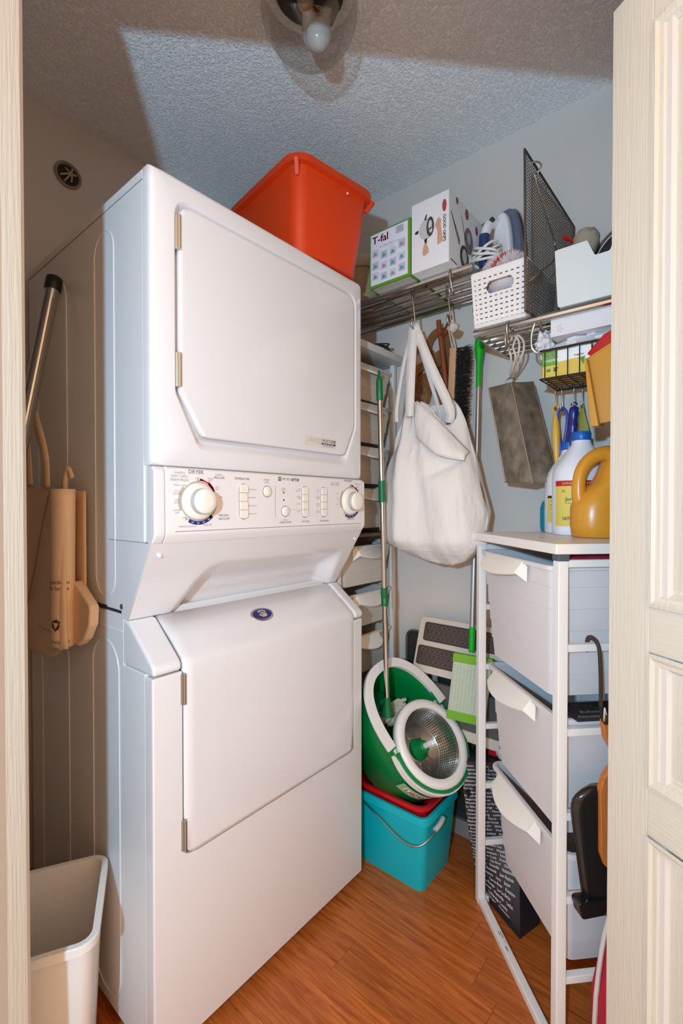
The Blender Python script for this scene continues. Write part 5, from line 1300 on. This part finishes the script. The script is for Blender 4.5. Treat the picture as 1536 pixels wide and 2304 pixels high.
wt.done('town_names', MATS['ink white'], TB2, world=True); rdd.done('red_dots', MATS['ink red'], TB2, world=True)
MB().strip([(1.02,1.42,.36),(1.01,1.415,.30),(1.00,1.345,.29)], .02, .002, (0,-1,0), smooth=4).build('carry_strap', bkc, TB2, world=True)
WP = root('white_bundle', 'white plastic bundle poking out of the black town-name bag', 'plastic bag', (1.085,1.46,.372))
crumple('bundle', (1.092,1.462,.398), (.046,.034,.030), film, WP, 14, .3)
RC = root('red_packet', 'small red packet corner above the white bundle', 'packet', (1.045,1.46,.375))
MB().loft([[(1.020,1.452,.376),(1.070,1.452,.376),(1.070,1.468,.376),(1.020,1.468,.376)],[(1.026,1.450,.414),(1.078,1.450,.406),(1.078,1.466,.406),(1.026,1.466,.414)]]).build('packet', MATS['red plastic'], RC, world=True, bevel=.002)

# ================================================================ LEFT SIDE: wastebasket, shopping bag, vacuum tube
WS = root('wastebasket', 'white plastic wastebasket on the floor beside the washer', 'wastebasket', (.588,.340,0), R(-28.3))
tub(.19,.145,.228,.178,.376, .0028, .024, .009, .016).build('basket_body', mat('warm white plastic', (232,226,220), .38), WS, smooth=35)
VT = root('vacuum_tube', 'chrome vacuum tube with black end leaning on the dryer side', 'vacuum tube', (.348,.12,0))
va, vb_ = Vector((.3045,.452,1.716)), Vector((.345,.135,.02))
MB().tube([va, vb_], .0165, 16).build('tube', chrome, VT, world=True, smooth=60)
dv = (va-vb_).normalized(); MB().lathe([(.0175,-.006),(.0190,-.004),(.0190,.026),(.0172,.028),(.0172,.010)], 18, va, dv).build('end_cap', MATS['black plastic'], VT, world=True, smooth=50)
MB().bar(va-dv*.03+Vector((.016,0,0)), vb_+Vector((.016,0,0))+dv*.1, .006, .003).build('rail', MATS['steel'], VT, world=True)
SBg = root('canvas_shopping_bag', 'tan recycled shopping bag with brown print hanging beside the dryer', 'bag', (.36,.44,.79))
tan = mat('tan canvas', (232,196,158), .85, bump=.15, bscale=500)
def bagf(u, v):
    x = .10+.372*u; zb0 = .792+.055*ss(.55,1.0,u); z = zb0+(1.226-.022*u-zb0)*v
    y = .428+.010*noise.noise(Vector((x*9, z*3, 2)))-.020*math.exp(-((u-.93)/.07)**2)
    return (x, y, z)
MB().grid(bagf, 40, 24).build('bag_front', tan, SBg, world=True, smooth=180, solid=.003, recalc=False)
def bagb(u, v): 
    p = bagf(u, v); return (p[0]-.006, .462-.004*math.sin(PI*u), p[2]+.01*(1-v)*u)
MB().grid(bagb, 30, 16).build('bag_back', tan, SBg, world=True, smooth=180, solid=.003, recalc=False)
rl = [Vector((.443+.024*(1-.15*v)*math.cos(a), .430+.022*math.sin(a), 1.206-.33*v)) for v in (0,) for a in [0]]
rp_ = MB()
rgs = []
for k in range(16):
    v = k/15; rgs.append([(.440+(.035-.004*v)*math.cos(2*PI*j/20)-.010*v, .424+.024*math.sin(2*PI*j/20), 1.208-.360*v) for j in range(20)])
rp_.loft(rgs, True, True).build('rolled_side', tan, SBg, world=True, smooth=180)
MB().prism(roundpoly([(.440,1.00),(.475,.985),(.515,.962),(.540,.948),(.534,.905),(.505,.868),(.470,.848),(.440,.85)], .012, 4), .440, .462, 'uz').build('gusset', tan, SBg, world=True, bevel=.008, seg=3)
for pts in ([(.335,.424,1.215),(.325,.423,1.30),(.240,.420,1.43),(.150,.420,1.52)], [(.215,.424,1.225),(.205,.424,1.30),(.175,.421,1.43),(.145,.420,1.52)]):
    MB().strip(pts, .034, .0025, (.1,-1,0), smooth=6).build('strap', tan, SBg, world=True, smooth=180)
MB().strip([(.405,.440,1.20),(.405,.440,1.235),(.412,.445,1.258),(.425,.448,1.235)], .014, .002, (.6,-1,0), smooth=4).build('loop_tab', tan, SBg, world=True, smooth=180)
MB().strip([(.372,.4195,1.205),(.335,.416,1.13),(.270,.416,1.00),(.215,.418,.92)], .006, .002, (0,-1,0), smooth=5).build('seam_tape', mat('dark tan tape', (170,128,88), .9), SBg, world=True)
bi = mat('ink brown', (84,44,28), .8)
def rf2(x, y):   # around the roll, facing the camera
    a = R(-68)+x/.034; v = (1.208-y)/.360; return Vector((.440+(.0352-.004*v)*math.cos(a)-.010*v+.0002, .424+.0252*math.sin(a), y))
t = tx(rf2); t.put('our contribution', .0085, -.034, .9935, width=.078); t.put('Public Service', .0085, -.034, .9795, width=.076); t.done('print_text', bi, SBg, world=True)
t = tx(rf2)
for k in range(3):
    a = R(90+120*k); c_, s_ = math.cos(a), math.sin(a)
    def tr(x, y, c_=c_, s_=s_): return (.006+(x*s_+y*c_)*1.0, .900+(-x*c_+y*s_)*1.0)
    t.poly([tr(-.0085,.0055), tr(.002,.0055), tr(.002,.0115), tr(-.0055,.0115)]); t.poly([tr(.002,.003), tr(.0095,.0085), tr(.002,.014)]); t.poly([tr(-.010,.003), tr(-.0060,.0048), tr(-.0105,.0095), tr(-.0135,.005)])
t.done('recycling_mark', bi, SBg, world=True)
def ff2(x, y): return Vector((x, .4172-.006*ss(.36,.42,x), y))
t = tx(ff2); t.put('30% post-consumer', .0075, .300, .868, width=.105); t.done('print_text', bi, SBg, world=True)
t = tx(rf2); t.put('recycled', .0075, -.004, .858, width=.048); t.done('print_text', bi, SBg, world=True)
tag(MB().tube([(.150,.478,1.535),(.150,.440,1.535),(.149,.418,1.525),(.148,.412,1.515),(.147,.420,1.508)], .004, 8, smooth=4).build('side_hook', MATS['steel'], base=(.15,.45,1.508)), 'steel hook on the dryer side holding the tan shopping bag', 'hook')
